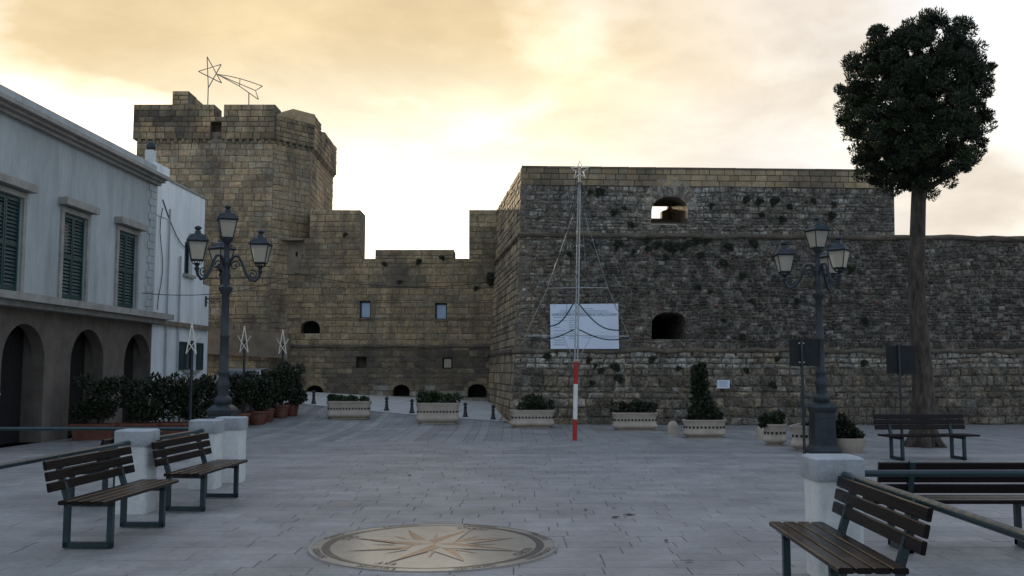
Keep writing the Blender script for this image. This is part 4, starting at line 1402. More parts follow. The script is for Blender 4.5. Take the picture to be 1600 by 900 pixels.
        am.tube([(r * c, r * s, z) for r, z in sp], .013, 6)
        am.lathe([(.03, -.06), (.05, -.02), (.025, .02), (.05, .05)], (.64 * c, .64 * s, 3.44), 10)
        am.build('arm', M['iron'], root, smooth=True, local=True)
        lantern(.64 * c, .64 * s, 3.57, a + .15 + k * .4)
    return root


pl = P(346, 717, 17.5); build_lamp((pl.x, pl.y, 0), math.radians(-5), 'four-lantern iron street lamp behind the two white pillars, in front of the tower')
pr = G(1286, 709); build_lamp((pr.x, pr.y, 0), math.radians(170), 'four-lantern iron street lamp on square pedestal, in front of the bastion')


# ------------------------------------------------------------------ pole with garland tree and star
def build_pole():
    c = G(898, 689)
    root = thing('christmas_light_pole', 'tall thin pole with red and white banded foot carrying a wire tree of lights', 'decorated pole', c)
    Y = c.y
    zz = lambda py: P(900, py, Y).z
    tx = P(906, 300, Y).x - c.x           # slight lean
    H = zz(262)
    def pt(z, dx=0, dy=0): return Vector((c.x + tx * z / H + dx, c.y + dy, z))
    for (y0, y1, mm) in ((689, 655, 'red'), (655, 600, 'white_paint'), (600, 565, 'red')):
        m = MB(); m.tube([pt(max(0, zz(y0))), pt(zz(y1) - .002)], .052, 14); m.build('painted_band', M[mm], root, smooth=True)
    for dx in (-.035, .035):
        m = MB(); m.tube([pt(zz(565) - .02, dx), pt(H - .5, dx * .6), pt(H, dx * .2)], .017, 7); m.build('mast_rod', M['steel'], root)
    m = MB()
    for k in range(28):
        za, zb = zz(560) + (H - zz(560)) * k / 28, zz(560) + (H - zz(560)) * (k + 1) / 28
        s = 1 if k % 2 else -1
        m.tube([pt(za, -.035 * s), pt(zb, .035 * s)], .006, 5)
    m.build('lattice', M['steel'], root)
    # star
    zs = zz(267); s = MB(); P5 = []
    for k in range(10):
        a = math.pi / 2 + k * math.pi / 5; r = .22 if k % 2 == 0 else .09
        P5.append(pt(zs, r * math.cos(a), -.05) + Vector((0, 0, r * math.sin(a))))
    s.tube(P5, .019, 6, closed=True)
    s.build('star', M['lightwire'], root)
    # cross bars, guy wires and garlands
    za, zb = zz(450), zz(525)
    zt = zz(335)
    for (z, r, nm) in ((za, .70, 'upper_bar'), (zb, 1.20, 'lower_bar')):
        m = MB(); m.tube([pt(z, -r, .1), pt(z + .01), pt(z - .01, r, -.1)], .010, 6); m.build(nm, M['steel'], root)
    for sx in (-1, 1):
        m = MB(); m.tube([pt(zt, .13 * sx, 0), pt(za, .70 * sx, -.1 * sx), pt(zb, 1.20 * sx, -.1 * sx)], .009 if sx < 0 else .007, 5); m.build('guy_wire', M['wire'], root)
    def garland(a, b, sag):
        a, b = P(a[0], a[1], Y), P(b[0], b[1], Y)
        pts = [a.lerp(b, t) + Vector((0, -.08 * math.sin(math.pi * t), -sag * math.sin(math.pi * t))) for t in [q / 12 for q in range(13)]]
        m = MB(); m.tube(pts, .016, 6); m.build('garland', M['rope'], root)
    garland((896, 474), (856, 510), .16); garland((904, 474), (968, 516), .20); garland((896, 515), (822, 526), .13); garland((905, 515), (988, 526), .15)
    # cone of fine light strings with small coloured bulbs
    rb = random.Random(12)
    bulbs = {'red': MB(), 'lightwire': MB(), 'rope': MB()}
    for k in range(14):
        a = 2 * math.pi * k / 14 + .1
        top_, end_ = pt(H - .35, .04 * math.cos(a), .04 * math.sin(a)), pt(zz(430 + 80 * rb.random()), (.55 + .6 * rb.random()) * math.cos(a), (.55 + .6 * rb.random()) * math.sin(a))
        pts = [top_.lerp(end_, t) + Vector((0, 0, -.18 * math.sin(math.pi * t))) for t in [q / 8 for q in range(9)]]
        m = MB(); m.tube(pts, .0050, 4); m.build('light_string', M['rope'], root)
        for q in range(14):
            t = (q + rb.random()) / 14; p = top_.lerp(end_, t) + Vector((0, 0, -.18 * math.sin(math.pi * t) - .015))
            bulbs[rb.choice(('red', 'lightwire', 'rope', 'rope'))].ball(p, .010, 6, 4)
    for kk, mb_ in bulbs.items(): mb_.build('bulbs', M[kk], root, kind='stuff')
    for sx in (-1, 1):
        m = MB(); m.tube([pt(zz(527), .33 * sx, -.05), pt(zz(552), .12 * sx, 0)], .008, 5); m.build('brace', M['steel'], root)
    # hanging wires from the star down to the wall side
    for k, (px, py, dy) in enumerate(((893, 330, .0), (924, 345, .2), (915, 420, .2), (880, 390, -.2))):
        e = P(px, py, Y + dy); m = MB(); m.tube([pt(H - .25), e], .005, 4); m.build('thin_wire', M['wire'], root)


build_pole()


# ------------------------------------------------------------------ notice board and plaque on the bastion
def build_boards():
    f = BAST['fm']
    def Q(px, py, d): return f.P(*f.uv(px, py), d)
    cor = [(860, 545.5), (966.5, 545.5), (965, 475), (859, 476)]
    pts = [Q(x, y, .10) for x, y in cor]
    root = thing('notice_board', 'large white works notice board hung on the bastion behind the pole', 'notice board', Q(912, 545, .05))
    m = MB(); m.prism(pts, f.N, .035); m.build('panel', M['board'], root)
    right = (pts[1] - pts[0]).normalized(); upv = (pts[3] - pts[0]).normalized()
    W, H = (pts[1] - pts[0]).length, (pts[3] - pts[0]).length
    def at(x, y): return pts[0] + right * x + upv * y + f.N * .004
    def word(t, x, y, size, width=None, m_='ink'):
        vs, fs = text_mesh(t, size)
        w = max(v[0] for v in vs) - min(v[0] for v in vs)
        k = (width / w) if width else 1
        mm = MB(); mm.add([at(x + vx * k, y + vy) for vx, vy, _ in vs], fs); mm.build('lettering', M[m_], root)
    word('LAVORI DI RESTAURO E VALORIZZAZIONE DEL CASTELLO DI CASTRO', W * .505, H * .765, .115, W * .95)
    rnd = random.Random(2)
    def line(x0, x1, y, h, m_='paleink'):
        mm = MB(); mm.add([at(x0, y), at(x1, y), at(x1, y + h), at(x0, y + h)], [(0, 1, 2, 3)]); mm.build('print_line', M[m_], root)
    line(W * .38, W * .64, H * .895, .016); line(W * .15, W * .85, H * .85, .013); line(W * .12, W * .9, H * .82, .011)
    for k in range(9): line(W * .05, W * (.05 + rnd.uniform(.08, .2)), H * (.70 - .075 * k), .014)
    for k in range(10): line(W * .27, W * (.27 + rnd.uniform(.05, .1)), H * (.68 - .05 * k), .018)
    line(W * .46, W * .95, H * .25, .010)
    line(W * .74, W * .78, H * .36, .012)
    for k in range(3): line(W * .03, W * .22, H * (.2 - .06 * k), .01)
    # small plaque
    g = BAST['fl']
    a, b = g.uv(1119.5, 607), g.uv(1139, 594)
    q = [g.P(a[0], a[1], .09), g.P(b[0], a[1], .09), g.P(b[0], b[1], .09), g.P(a[0], b[1], .09)]
    r2 = thing('wall_plaque', 'small white plaque fixed low on the bastion right of the cypress', 'plaque', q[0])
    m = MB(); m.prism(q, g.N, .08); m.build('panel', M['board'], r2)
    rr, uu = (q[1] - q[0]), (q[3] - q[0])
    for k in range(5):
        y = .82 - .15 * k
        m = MB(); m.add([q[0] + rr * x + uu * yy + g.N * .003 for x, yy in ((.12, y), (.88 - .1 * (k % 2), y), (.88 - .1 * (k % 2), y + .06), (.12, y + .06))], [(0, 1, 2, 3)]); m.build('print_line', M['paleink'], r2)


build_boards()


# ------------------------------------------------------------------ stone planters
def rr_ring(hx, hy, z, n=8, r=.12):
    r = min(r, hx * .98, hy * .98); pts = []
    for cx, cy, a0 in ((hx - r, hy - r, 0), (-hx + r, hy - r, math.pi / 2), (-hx + r, -hy + r, math.pi), (hx - r, -hy + r, 1.5 * math.pi)):
        for k in range(n):
            a = a0 + math.pi / 2 * k / (n - 1)
            pts.append((cx + r * math.cos(a), cy + r * math.sin(a), z))
    return pts


def build_planter(loc, L, W, H, label, rz=0.0, rnd_r=.12, bowl=False, name='stone_planter'):
    root = thing(name, label, 'planter', loc, rz, 'cast stone planters along the castle')
    hx, hy = L / 2, W / 2
    prof = [(.74, 0), (.75, .06), (.80, .09), (.90, .14), (.965, .20), (.975, .27), (.95, .34), (.905, .42), (.89, .55), (.895, .66), (.93, .80), (.975, .90), (1.0, .93), (1.0, 1.0)]
    if bowl: prof = [(.55, 0), (.62, .1), (.78, .35), (.90, .62), (.96, .85), (1.0, .92), (1.0, 1.0)]
    def k_(f, h): return hx - (1 - f) * .5, hy - (1 - f) * .5
    rings = []
    for f, h in prof:
        a = hx - (1 - f) * (.42 if not bowl else .6 * hx / .35 * .35)
        b = hy - (1 - f) * (.42 if not bowl else .6 * hy / .35 * .35)
        rings.append(rr_ring(a, b, h * H, 8, rnd_r))
    t = .045
    rings.append(rr_ring(hx - t, hy - t, H, 8, max(.02, rnd_r - t)))
    rings.append(rr_ring(hx - t, hy - t, H - .07, 8, max(.02, rnd_r - t)))
    m = MB(); m.loft(rings, True, False); m.build('tub', M['cast_stone'], root, smooth=True, local=True)
    m = MB(); m.add(rr_ring(hx - t, hy - t, H - .065, 8, max(.02, rnd_r - t)), [tuple(range(32))]); m.build('soil', M['soil'], root, local=True)
    if not bowl:
        # carved frieze: a dark recessed band of little squares
        ring = rr_ring(hx - .042, hy - .042, 0, 8, rnd_r)
        ring = [Vector(p) for p in ring]
        per = [0]
        for k in range(32): per.append(per[-1] + (ring[(k + 1) % 32] - ring[k]).length)
        n = int(per[-1] / .092)
        fz = MB()
        z = .585 * H
        for q in range(n):
            s = per[-1] * q / n
            k = max(i for i in range(32) if per[i] <= s)
            e = ring[(k + 1) % 32] - ring[k]
            if e.length < 1e-6: continue
            p = ring[k] + e * ((s - per[k]) / e.length)
            ang = math.atan2(e.y, e.x)
            fz.box((p.x, p.y, z), (.048, .016, .05), ang)
        fz.build('frieze', M['frieze'], root, local=True)
    return root


def add_plant(loc, shapes, label, seed, cols=GREENS, size=.05, elong=2.2, name='planter_plant', cat='plant'):
    rnd = random.Random(seed)
    root = thing(name, label, cat, loc)
    mb = MB()
    for (c, r, n) in shapes: leaf_cloud(mb, c, r, n, size, rnd, cols, elong=elong, zmin=.0)
    mb.build('foliage', M['leaf'], root, local=True)
    st = MB()
    for (c, r, n) in shapes[:4]:
        for k in range(3):
            a = rnd.uniform(0, 6.28)
            st.tube([(c[0] * .6, c[1] * .6, -.02), (c[0] + .3 * r[0] * math.cos(a), c[1] + .3 * r[1] * math.sin(a), c[2] + .3 * r[2])], [.014, .005], 5)
    st.build('stem', M['bark'], root, local=True)
    return root


def tufts(L, W, h, n, rnd, k=110):
    return [((rnd.uniform(-L, L) * .42, rnd.uniform(-W, W) * .3, h * rnd.uniform(.35, .8)), (rnd.uniform(.10, .2), .13, h * rnd.uniform(.4, .8)), k) for _ in range(n)]


def build_planters():
    rnd = random.Random(9)
    spec = [(543, 656.5, 69, 29, 'pale stone trough planter with frieze, leftmost of the row along the castle', .0, .20),
            (683, 664, 68, 34, 'pale stone trough planter with frieze in front of the curtain wall between black bollards', -.02, .30),
            (832, 670, 70, 29, 'pale stone trough planter with frieze at the bastion corner, left of the pole', .03, .30),
            (993.5, 674, 71, 29, 'pale stone trough planter with frieze below the bastion, just right of the pole', .0, .28)]
    for k, (px, py, w, h, lab, rz, ph) in enumerate(spec):
        g = G(px, py); s = g.y / F_PX
        L = w * s; H = (h - 1.0) * s
        g2 = Vector((g.x, g.y + .25, 0)); g2.z = min(ground_z(g2.x - L / 2, g2.y - .2), ground_z(g2.x, g2.y)) + .012
        build_planter(g2, L, .52, H, lab, rz)
        where = ['leftmost stone trough', 'stone trough between the black bollards', 'stone trough at the bastion corner', 'stone trough just right of the pole'][k]
        if k == 2: sh = [((.02, 0, .25), (.34, .2, .26), 420)] + tufts(L, .5, .25, 6, rnd)
        else: sh = tufts(L, .5, ph, 14, rnd)
        add_plant(g2 + Vector((0, 0, H - .06)), sh, 'low green plants growing in the ' + where, 70 + k, GREENS if k < 2 else DARKG)
    # oval planter with a cypress
    g = G(1104, 685.5); s = g.y / F_PX; L = 69 * s; H = 28 * s
    c = Vector((g.x, g.y + .26, .012)); build_planter(c, L, .58, H, 'pale oval stone planter with frieze holding a dark cypress', 0, .27)
    sh = []
    for k in range(16):
        t = k / 15; sh.append(((-.08 + .11 * math.sin(k * 2.1) + .05 * rnd.uniform(-1, 1), .06 * math.cos(k * 1.7), .12 + 1.18 * t), ((.24 - .13 * t) * rnd.uniform(.75, 1.2), .20 - .11 * t, .13 * rnd.uniform(.8, 1.3)), 170))
    sh += [((.24, 0, .12), (.24, .2, .2), 350), ((-.3, 0, .08), (.15, .15, .12), 140), ((.1, -.05, .3), (.2, .16, .3), 350)]
    add_plant(c + Vector((0, 0, H - .05)), sh, 'dark upright cypress shrub in the oval planter below the plaque', 81, DARKG, .042, 2.4, 'cypress_shrub', 'shrub')
    # round pot
    g = G(1215, 697.5); s = g.y / F_PX; L = 38 * s; H = 33 * s
    c = Vector((g.x, g.y + .2, .012)); build_planter(c, L, L, H, 'pale round stone pot with frieze beside a small stone bollard', 0, L / 2 - .001)
    add_plant(c + Vector((0, 0, H - .05)), [((-.08, 0, .1), (.26, .2, .18), 420), ((-.22, -.05, -.02), (.12, .12, .12), 150), ((.08, 0, .16), (.16, .15, .16), 200)], 'dark bushy plant spilling out of the round stone pot', 82, DARKG)
    # trough half hidden behind the sign post and the lamp
    g = G(1262, 706); c = Vector((g.x + .12, g.y + .45, .012))
    build_planter(c, 1.0, .5, .50, 'pale stone trough planter turned end-on behind the right street lamp', math.radians(62))
    add_plant(c + Vector((0, 0, .44)), tufts(.6, .6, .12, 4, rnd, 60), 'sparse plants in the trough behind the right street lamp', 83, DARKG)
    # bowl with a bush
    g = G(1333, 709); s = g.y / F_PX
    c = Vector((g.x, g.y + .26, .012)); build_planter(c, 56 * s, 46 * s, 22 * s, 'wide pale stone bowl with a round bush, right of the right lamp', 0, 23 * s - .001, bowl=True)
    add_plant(c + Vector((0, 0, 20 * s)), [((-.07, 0, .16), (.25, .22, .24), 700), ((.12, 0, .06), (.2, .18, .14), 260), ((-.12, 0, .36), (.1, .1, .16), 120)], 'round dark bush growing in the wide stone bowl', 84, DARKG, .042)


build_planters()


# ------------------------------------------------------------------ bollards
def build_bollards():
    m = MB()
    m.lathe([(.085, 0), (.088, .03), (.07, .05), (.05, .16), (.042, .26), (.058, .28), (.058, .30), (.04, .315), (.03, .33), (.05, .35), (.062, .385), (.055, .42), (.03, .44), (.006, .447)], n=14)
    labs = ['small black iron bollard farthest left, by the leftmost arch', 'small black iron bollard just right of the leftmost stone trough', 'small black iron bollard touching the left end of the second trough',
            'small black iron bollard just right of the second trough', 'small black iron bollard nearest the bastion corner']
    src = None
    for (px, py), lab in zip(((490, 632), (604, 642.5), (643.5, 646.5), (727, 652.5), (770.5, 656.5)), labs):
        g = G(px, py); g.z += .02
        if src is None:
            src = m.build('iron_bollard', M['iron'], smooth=True); o = src
        else:
            o = src.copy(); COL.objects.link(o)
        o.location = g; tag(o, lab, 'bollard', 'black iron bollards')
    m = MB(); m.lathe([(.135, 0), (.135, .20), (.125, .26), (.10, .31), (.06, .345), (.005, .358)], n=18)
    src = m.build('stone_bollard', M['cast_stone'], smooth=True)
    g = G(1051.5, 680); src.location = g; tag(src, 'domed pale stone bollard left of the oval planter', 'bollard', 'stone bollards')
    o = src.copy(); COL.objects.link(o); o.location = G(1191, 687.5); tag(o, 'domed pale stone bollard left of the round pot', 'bollard', 'stone bollards')
    # rusty folded trestle by the bastion corner
    g = G(787, 658)
    t = thing('rusty_trestle', 'rusty red iron trestle leaning by the bastion corner', 'trestle', g)
    for (a, b) in (((-.14, 0, 0), (.12, .05, .32)), ((.14, 0, 0), (.10, .05, .38)), ((-.14, .1, .02), (.14, .06, .03)), ((-.02, .02, .14), (.12, .02, .16))):
        m = MB(); m.beam(g + Vector(a), g + Vector(b), .035, .035); m.build('bar', M['brick_orange'], t)


build_bollards()


# ------------------------------------------------------------------ benches, pillars, rails
def slat(m, c, ax, ay, w, h, L, b=.007):
    c, ax, ay = Vector(c), Vector(ax), Vector(ay)
    pr = [(-w / 2 + b, -h / 2), (w / 2 - b, -h / 2), (w / 2, -h / 2 + b), (w / 2, h / 2 - b), (w / 2 - b, h / 2), (-w / 2 + b, h / 2), (-w / 2, h / 2 - b), (-w / 2, -h / 2 + b)]
    m.loft([[c + ax * x + ay * y + Vector((0, t, 0)) for x, y in pr] for t in (-L / 2, L / 2)])


def make_bench(loc, rz, label, L=1.72):
    """local frame: length along Y, sitter faces -X"""
    root = thing('park_bench', label, 'bench', loc, rz, 'dark slatted benches')
    across = abs(math.sin(rz)) > .7
    wd = M['wood_x'] if across else M['wood']
    for k in range(4):
        x = -.20 + .105 * k
        m = MB(); slat(m, (x, 0, .43), (1, 0, 0), (0, 0, 1), .09, .035, L); m.build('seat_slat', wd, root, local=True)
    ang = math.radians(12)
    for k in range(3):
        h = .56 + .095 * k
        x = .225 + (h - .45) * math.tan(ang)
        m = MB(); slat(m, (x, 0, h), (math.cos(ang), 0, -math.sin(ang)), (math.sin(ang), 0, math.cos(ang)), .032, .082, L); m.build('back_slat', wd, root, local=True)
    for s in (-1, 1):
        y = s * (L / 2 - .28)
        m = MB()
        for a, b in (((-.19, y, .41), (-.19, y, .0)), ((-.215, y, .025), (.235, y, .025)), ((.21, y, .0), (.21, y, .41)), ((-.215, y, .39), (.235, y, .39))):
            m.beam(a, b, .05, .05, up=(0, 1, 0) if a[0] == b[0] else (0, 0, 1))
        m.build('leg_frame', M['green_metal'], root, local=True)
        m = MB(); m.beam((.20, y, .38), (.245 + .40 * math.tan(ang), y, .80), .05, .045, up=(0, 1, 0)); m.build('back_support', M['green_metal'], root, local=True)
    return root


def make_pillar(x, y, label):
    s = .36
    root = thing('white_pillar', label, 'pillar', (x, y, 0), 0, 'white pillars of the rail fence')
    m = MB()
    def ring(h, z): return rr_ring(h, h, z, 5, .05)
    m.loft([ring(s / 2, .0), ring(s / 2, .765)]); m.build('shaft', M['pillar'], root, smooth=True, local=True)
    m = MB(); m.loft([ring(s / 2 + .012, .76), ring(s / 2 + .018, .775), ring(s / 2 + .018, .925), ring(s / 2 + .0, .94)]); m.build('capstone', M['cap'], root, smooth=True, local=True)
    return root


def rail(a, b, label, r=.026):
    m = MB(); m.tube([a, b], r, 10); o = m.build('fence_rail', M['green_metal'], smooth=True)
    return tag(o, label, 'rail', 'green tubular rails')


def build_fences():
    rzr = math.radians(-2)
    make_bench((2.16, 6.52, .02), rzr, 'dark slatted bench in the right foreground facing the compass rose')
    make_bench((-3.68, 11.66, .02), math.pi - math.radians(2.2), 'dark slatted bench at the left in front of the two white pillars')
    make_bench((-3.78, 9.38, .02), math.pi - math.radians(2.2), 'dark slatted bench nearest at the left edge, beside the single pillar')
    make_bench((-5.0, 12.1, .02), math.radians(-2.2), 'dark slatted bench behind the left rail, its back turned to the piazza')
    make_bench((4.05, 8.75, .02), -math.pi / 2 + .0, 'dark slatted bench behind the right pillar with its back to the viewer')
    make_bench((7.5, 17.5, .02), math.pi / 2 + .1, 'dark slatted bench far right beyond the right lamp')
    pa = (-4.19, 13.30); pb = (-4.07, 14.05); pc = (-4.27, 11.05); pd = (2.51, 7.62)
    make_pillar(*pa, 'white pillar with grey capstone, nearer one of the pair behind the left bench')
    make_pillar(*pb, 'white pillar with grey capstone, farther one of the pair by the left lamp')
    make_pillar(*pc, 'white pillar with grey capstone standing alone behind the left bench')
    make_pillar(*pd, 'white pillar with grey capstone behind the right foreground bench')
    rail((pc[0], pc[1] + .18, .80), (pa[0], pa[1] - .18, .80), 'green tubular rail joining the single left pillar to the pillar pair')
    rail((pa[0] - .18, pa[1], .81), (-11.2, pa[1] + .1, .81), 'green tubular rail running left from the pillar pair before the hedge')
    rail((pc[0] - .02, pc[1] - .18, .80), (-4.35, 5.2, .80), 'green tubular rail from the single left pillar towards the viewer')
    rail((pd[0] + .03, pd[1] - .18, .81), (2.44, 3.6, .81), 'green tubular rail behind the right foreground bench', .028)
    rail((pd[0] + .18, pd[1] + .02, .80), (7.8, pd[1] + .1, .80), 'green tubular rail running right from the right pillar', .028)


build_fences()


# ------------------------------------------------------------------ signs
def build_signs():
    g = G(1257, 710)
    Y = g.y
    t = thing('road_sign', 'dark back of a square road sign on a thin post beside the right lamp', 'road sign', g, 0, 'road signs seen from behind')
    zz = lambda py: P(1257, py, Y).z
    m = MB(); m.tube([g, (g.x, g.y, zz(529))], .026, 10); m.build('post', M['iron'], t, smooth=True)
    a, b = P(1235, 572, Y), P(1279, 530, Y)
    m = MB(); m.prism([(a.x, Y + .05, a.z), (b.x, Y + .05, a.z), (b.x, Y + .05, b.z), (a.x, Y + .05, b.z)], (0, -1, 0), -.025); pn = m.build('panel', M['sign'], t)
    for py in (536, 566):
        m = MB(); m.box((g.x, Y + .032, zz(py)), (.11, .03, .03)); m.build('clamp', M['steel'], t)
    c, d = P(1236, 563.5, Y), P(1247, 559, Y)
    m = MB(); m.prism([(c.x, Y + .046, c.z), (d.x, Y + .046, c.z), (d.x, Y + .046, d.z), (c.x, Y + .046, d.z)], (0, -1, 0), -.003); m.build('sticker', M['white_paint'], pn)
    Y2 = 19.0
    b0 = P(1410, 700, Y2); b0.z = 0
    t = thing('road_sign', 'dark back of a square road sign at the far right before the bastion', 'road sign', b0, 0, 'road signs seen from behind')
    zz = lambda py: P(1410, py, Y2).z
    m = MB(); m.tube([b0, (b0.x, b0.y, zz(538))], .026, 10); m.build('post', M['iron'], t, smooth=True)
    a, b = P(1387, 584, Y2), P(1431, 540, Y2)
    m = MB(); m.prism([(a.x, Y2 + .05, a.z), (b.x, Y2 + .05, a.z), (b.x, Y2 + .05, b.z), (a.x, Y2 + .05, b.z)], (0, -1, 0), -.025); m.build('panel', M['sign'], t)


build_signs()


# ------------------------------------------------------------------ comet decoration on the tower
def build_comet():
    Y = 36.0
    K = lambda zx, zy: P(200 + zx * .3112, 60 + zy * .3112, Y)
    b = K(399, 332)
    t = thing('comet_decoration', 'wire comet star light frame standing on top of the tower', 'light decoration', b)
    S = [(397, 92), (470, 224), (354, 166), (468, 131), (403, 248)]
    m = MB()
    for k in range(5): m.tube([K(*S[k]), K(*S[(k + 1) % 5])], .020, 5)
    m.build('star', M['wire'], t)
    m = MB()
    o = (447, 180)
    m.tube([K(*o), K(510, 190), K(562, 202), K(620, 220), K(675, 240)], .018, 5); m.tube([K(*o), K(640, 262)], .018, 5); m.tube([K(*o), K(560, 240), K(655, 307)], .018, 5)
    m.tube([K(675, 240), K(640, 262), K(655, 307)], .018, 5); m.tube([K(562, 202), K(560, 238)], .016, 5)
    m.build('tail', M['wire'], t)
    for a, c in (((403, 248), (399, 400)), ((607, 275), (607, 400))):
        m = MB(); m.tube([K(*a), K(*c)], .02, 5); m.build('support', M['iron'], t)


build_comet()


# ------------------------------------------------------------------ hedge, pots and star poles at the left
def build_left_greens():
    rnd = random.Random(77)
    # long terracotta boxes with clipped shrubs
    names = ['leftmost', 'second', 'third', 'fourth']
    for k, (px, w) in enumerate(((150, 1.05), (216, 1.05), (272, 1.05), (322, .95))):
        Y = 22.6 + .25 * k
        c = P(px, 640, Y); c.z = .015
        t = thing('terracotta_box', names[k] + ' long terracotta box planter of the hedge before the houses', 'planter', c, 0, 'terracotta boxes of the hedge')
        m = MB(); m.loft([rr_ring(w / 2 - .08, .20, 0, 4, .04), rr_ring(w / 2 - .04, .24, .30, 4, .04), rr_ring(w / 2, .27, .31, 4, .04), rr_ring(w / 2, .27, .37, 4, .04), rr_ring(w / 2 - .04, .23, .37, 4, .04), rr_ring(w / 2 - .04, .23, .32, 4, .04)])
        m.build('tub', M['terracotta'], t, local=True)
        sh = [((rnd.uniform(-.42, .42), rnd.uniform(-.15, .15), rnd.uniform(.25, 1.05)), (.26, .24, .22), 170) for _ in range(16)]
        add_plant(c + Vector((0, 0, .3)), sh, 'dense dark clipped shrub in the ' + names[k] + ' terracotta hedge box', 90 + k, DARKG, .05, 1.9, 'hedge_shrub', 'shrub')
    labs = ['terracotta pot nearest the left lamp, holding a dark shrub', 'terracotta pot with shrub, second right of the left lamp', 'terracotta pot with shrub, third right of the left lamp', 'terracotta pot with shrub, fourth right of the left lamp', 'terracotta pot with shrub at the right end of the shrub row']
    sl = ['dark shrub in the terracotta pot nearest the left lamp', 'dark shrub in the second pot right of the left lamp', 'dark shrub in the third pot right of the left lamp', 'dark shrub in the fourth pot right of the left lamp', 'dark shrub at the right end of the row of potted shrubs']
    for k, (px, py, w) in enumerate(((376, 668, .56), (402, 664, .60), (416, 659, .5), (438, 653, .58), (456, 650, .46))):
        c = G(px, py); c.z += .012
        t = thing('terracotta_pot', labs[k], 'pot', c, 0, 'round terracotta pots')
        r = w / 2
        m = MB(); m.lathe([(r * .68, 0), (r * .72, .02), (r * .92, .32), (r, .33), (r, .39), (r * .9, .39), (r * .88, .34)], n=18); m.build('tub', M['terracotta'], t, smooth=True, local=True)
        hgt = 1.05 if k < 3 else 1.15
        sh = [((rnd.uniform(-.26, .26), rnd.uniform(-.22, .22), rnd.uniform(.12, hgt)), (.24, .22, .2), 170) for _ in range(15)]
        add_plant(c + Vector((0, 0, .34)), sh, sl[k], 100 + k, DARKG, .05, 1.9, 'potted_shrub', 'shrub')
    # wire stars on dark poles
    for k, (px, ytop, ybot, Y, ht, lab) in enumerate(((300, 505, 553, 22.4, 0, 'white wire star on a dark pole in front of the white house'), (382, 509, 551, 27.5, 0, 'white wire star on a dark pole just right of the left lamp'), (442, 515, 553, 29.5, 0, 'white wire star on a dark pole at the left end of the curtain wall'))):
        top, bot = P(px, ytop, Y), P(px, ybot, Y)
        base = Vector((bot.x, Y, ground_z(bot.x, Y)))
        t = thing('star_pole', lab, 'light decoration', base, 0, 'wire stars on poles')
        m = MB(); m.tube([base, (bot.x, Y, (top.z + bot.z) / 2 - .05)], .035, 8); m.build('pole', M['iron'], t, smooth=True)
        H = (top.z - bot.z); cz = bot.z + H * .45; hw = H * .22
        for sg, tw in ((1, 0),):
            ps = []
            for q in range(5):
                a = math.pi / 2 + q * 2 * math.pi * 2 / 5
                ps.append(Vector((bot.x + hw * math.cos(a), Y - .06 + .12 * math.cos(a), cz + H * .55 * math.sin(a))))
            m = MB(); m.tube(ps, .016, 6, closed=False); m.tube([ps[-1], ps[0]], .016, 6); m.build('star', M['lightwire'], t)
    # parked car half hidden behind the shrubs
    c = Vector((-8.15, 30.2, ground_z(-8.15, 30.2) - .12))
    t = thing('parked_car', 'silver car parked behind the potted shrubs below the tower', 'car', c)
    W = 1.62
    def sec(y, zb, zt, wb, wt): return [(-wb / 2, y, zb), (wb / 2, y, zb), (wb / 2, y, zb + (zt - zb) * .6), (wt / 2, y, zt), (-wt / 2, y, zt), (-wb / 2, y, zb + (zt - zb) * .6)]
    m = MB(); m.loft([sec(-1.9, .35, .75, 1.45, 1.35), sec(-1.8, .2, .88, 1.6, 1.45), sec(-.8, .18, .92, W, 1.5), sec(.8, .18, .9, W, 1.5), sec(1.7, .2, .78, 1.58, 1.4), sec(1.92, .32, .6, 1.4, 1.3)])
    m.build('body', M['carpaint'], t, smooth=True, local=True)
    m = MB(); m.loft([sec(-1.72, .86, .92, 1.42, 1.36), sec(-1.25, .88, 1.40, 1.42, 1.12), sec(-.3, .88, 1.47, 1.44, 1.16), sec(.35, .88, 1.42, 1.44, 1.14), sec(1.05, .86, .92, 1.42, 1.36)])
    m.build('glasshouse', M['carglass'], t, smooth=True, local=True)
    m = MB(); m.loft([[(-.54, -1.2, 1.405), (.54, -1.2, 1.405), (.56, -1.2, 1.43), (-.56, -1.2, 1.43)], [(-.57, -.3, 1.475), (.57, -.3, 1.475), (.57, -.3, 1.495), (-.57, -.3, 1.495)], [(-.55, .35, 1.425), (.55, .35, 1.425), (.55, .35, 1.445), (-.55, .35, 1.445)]])
    m.build('roof', M['carpaint'], t, local=True)
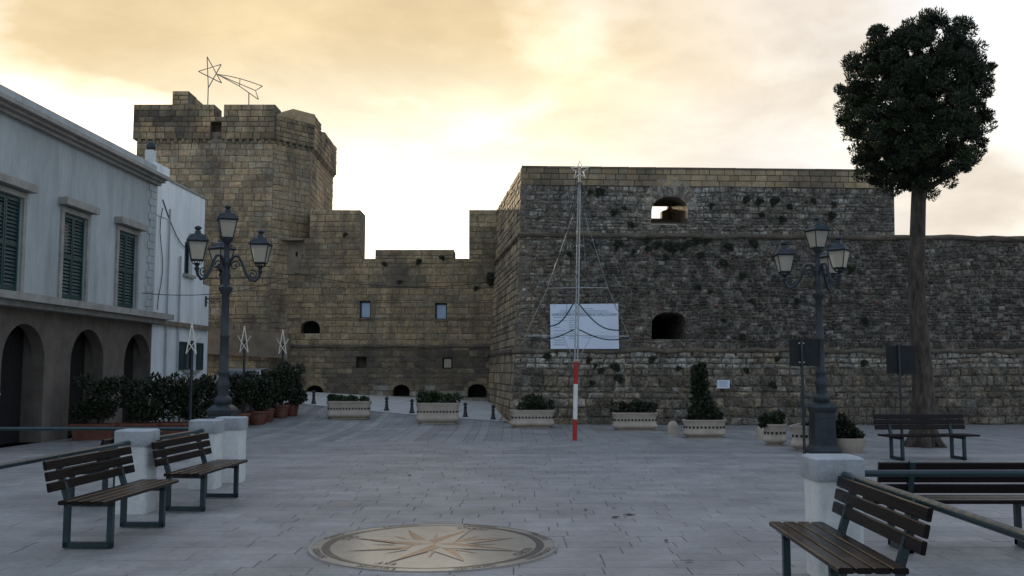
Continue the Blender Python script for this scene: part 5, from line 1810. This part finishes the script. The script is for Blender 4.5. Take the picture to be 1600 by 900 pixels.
    for sx in (-1, 1):
        for sy in (-1.2, 1.25):
            m = MB(); m.tube([(sx * .78, sy, .3), (sx * .62, sy, .3)], .3, 18); wo = m.build('wheel', M['rubber'], t, local=True)
            m = MB(); m.tube([(sx * .79, sy, .3), (sx * .74, sy, .3)], .18, 14); m.build('rim', M['steel'], wo, local=True)
        m = MB(); m.box((sx * .6, -1.86, .7), (.2, .08, .14)); m.build('tail_light', M['redlamp'], t, local=True)
        m = MB(); m.beam((sx * .70, -1.68, .90), (sx * .58, -1.22, 1.41), .05, .05); m.build('pillar', M['carpaint'], t, local=True)


build_left_greens()


# ------------------------------------------------------------------ overhead cables
def build_cables():
    def cable(a, b, sag, label, r=.011):
        pts = [a.lerp(b, t) + Vector((0, 0, -sag * 4 * t * (1 - t))) for t in [k / 16 for k in range(17)]]
        m = MB(); m.tube(pts, r, 5); o = m.build('cable', M['rubber'], smooth=True); tag(o, label, 'cable', 'overhead cables')
    f = BAST['house']
    cable(f.P(f.uv(205, 458)[0], f.uv(205, 458)[1], .3), P(440, 437, 35.2), .25, 'thin black cable crossing from the houses to the tower at lamp height')
    cable(P(460, 426, 36.0), P(770, 440, 36.0), .35, 'thin black cable sagging across the curtain wall above its windows')


build_cables()


def build_litter():
    rnd = random.Random(4)
    for k, (px, py) in enumerate(((915, 800), (959, 797), (962, 812), (984, 808), (1041, 849), (1075, 881), (700, 668), (820, 672), (640, 745))):
        g = G(px, py); m = MB(); a = rnd.uniform(0, 6.28); L = rnd.uniform(.04, .08)
        c, s_ = math.cos(a), math.sin(a)
        pts = [(-L, 0, .026), (-L * .2, L * .4, .034), (L, 0, .03), (-.1 * L, -L * .4, .024)]
        m.add([(x * c - y * s_, x * s_ + y * c, z) for x, y, z in pts] + [(x * c - y * s_, x * s_ + y * c, z - .003) for x, y, z in pts],
              [(0, 1, 2, 3), (7, 6, 5, 4), (0, 4, 5, 1), (1, 5, 6, 2), (2, 6, 7, 3), (3, 7, 4, 0)])
        o = m.build('fallen_leaf', M['bark']); o.location = g
        tag(o, 'dry brown leaf lying on the open piazza paving', 'leaf', 'dry leaves on the paving')


build_litter()
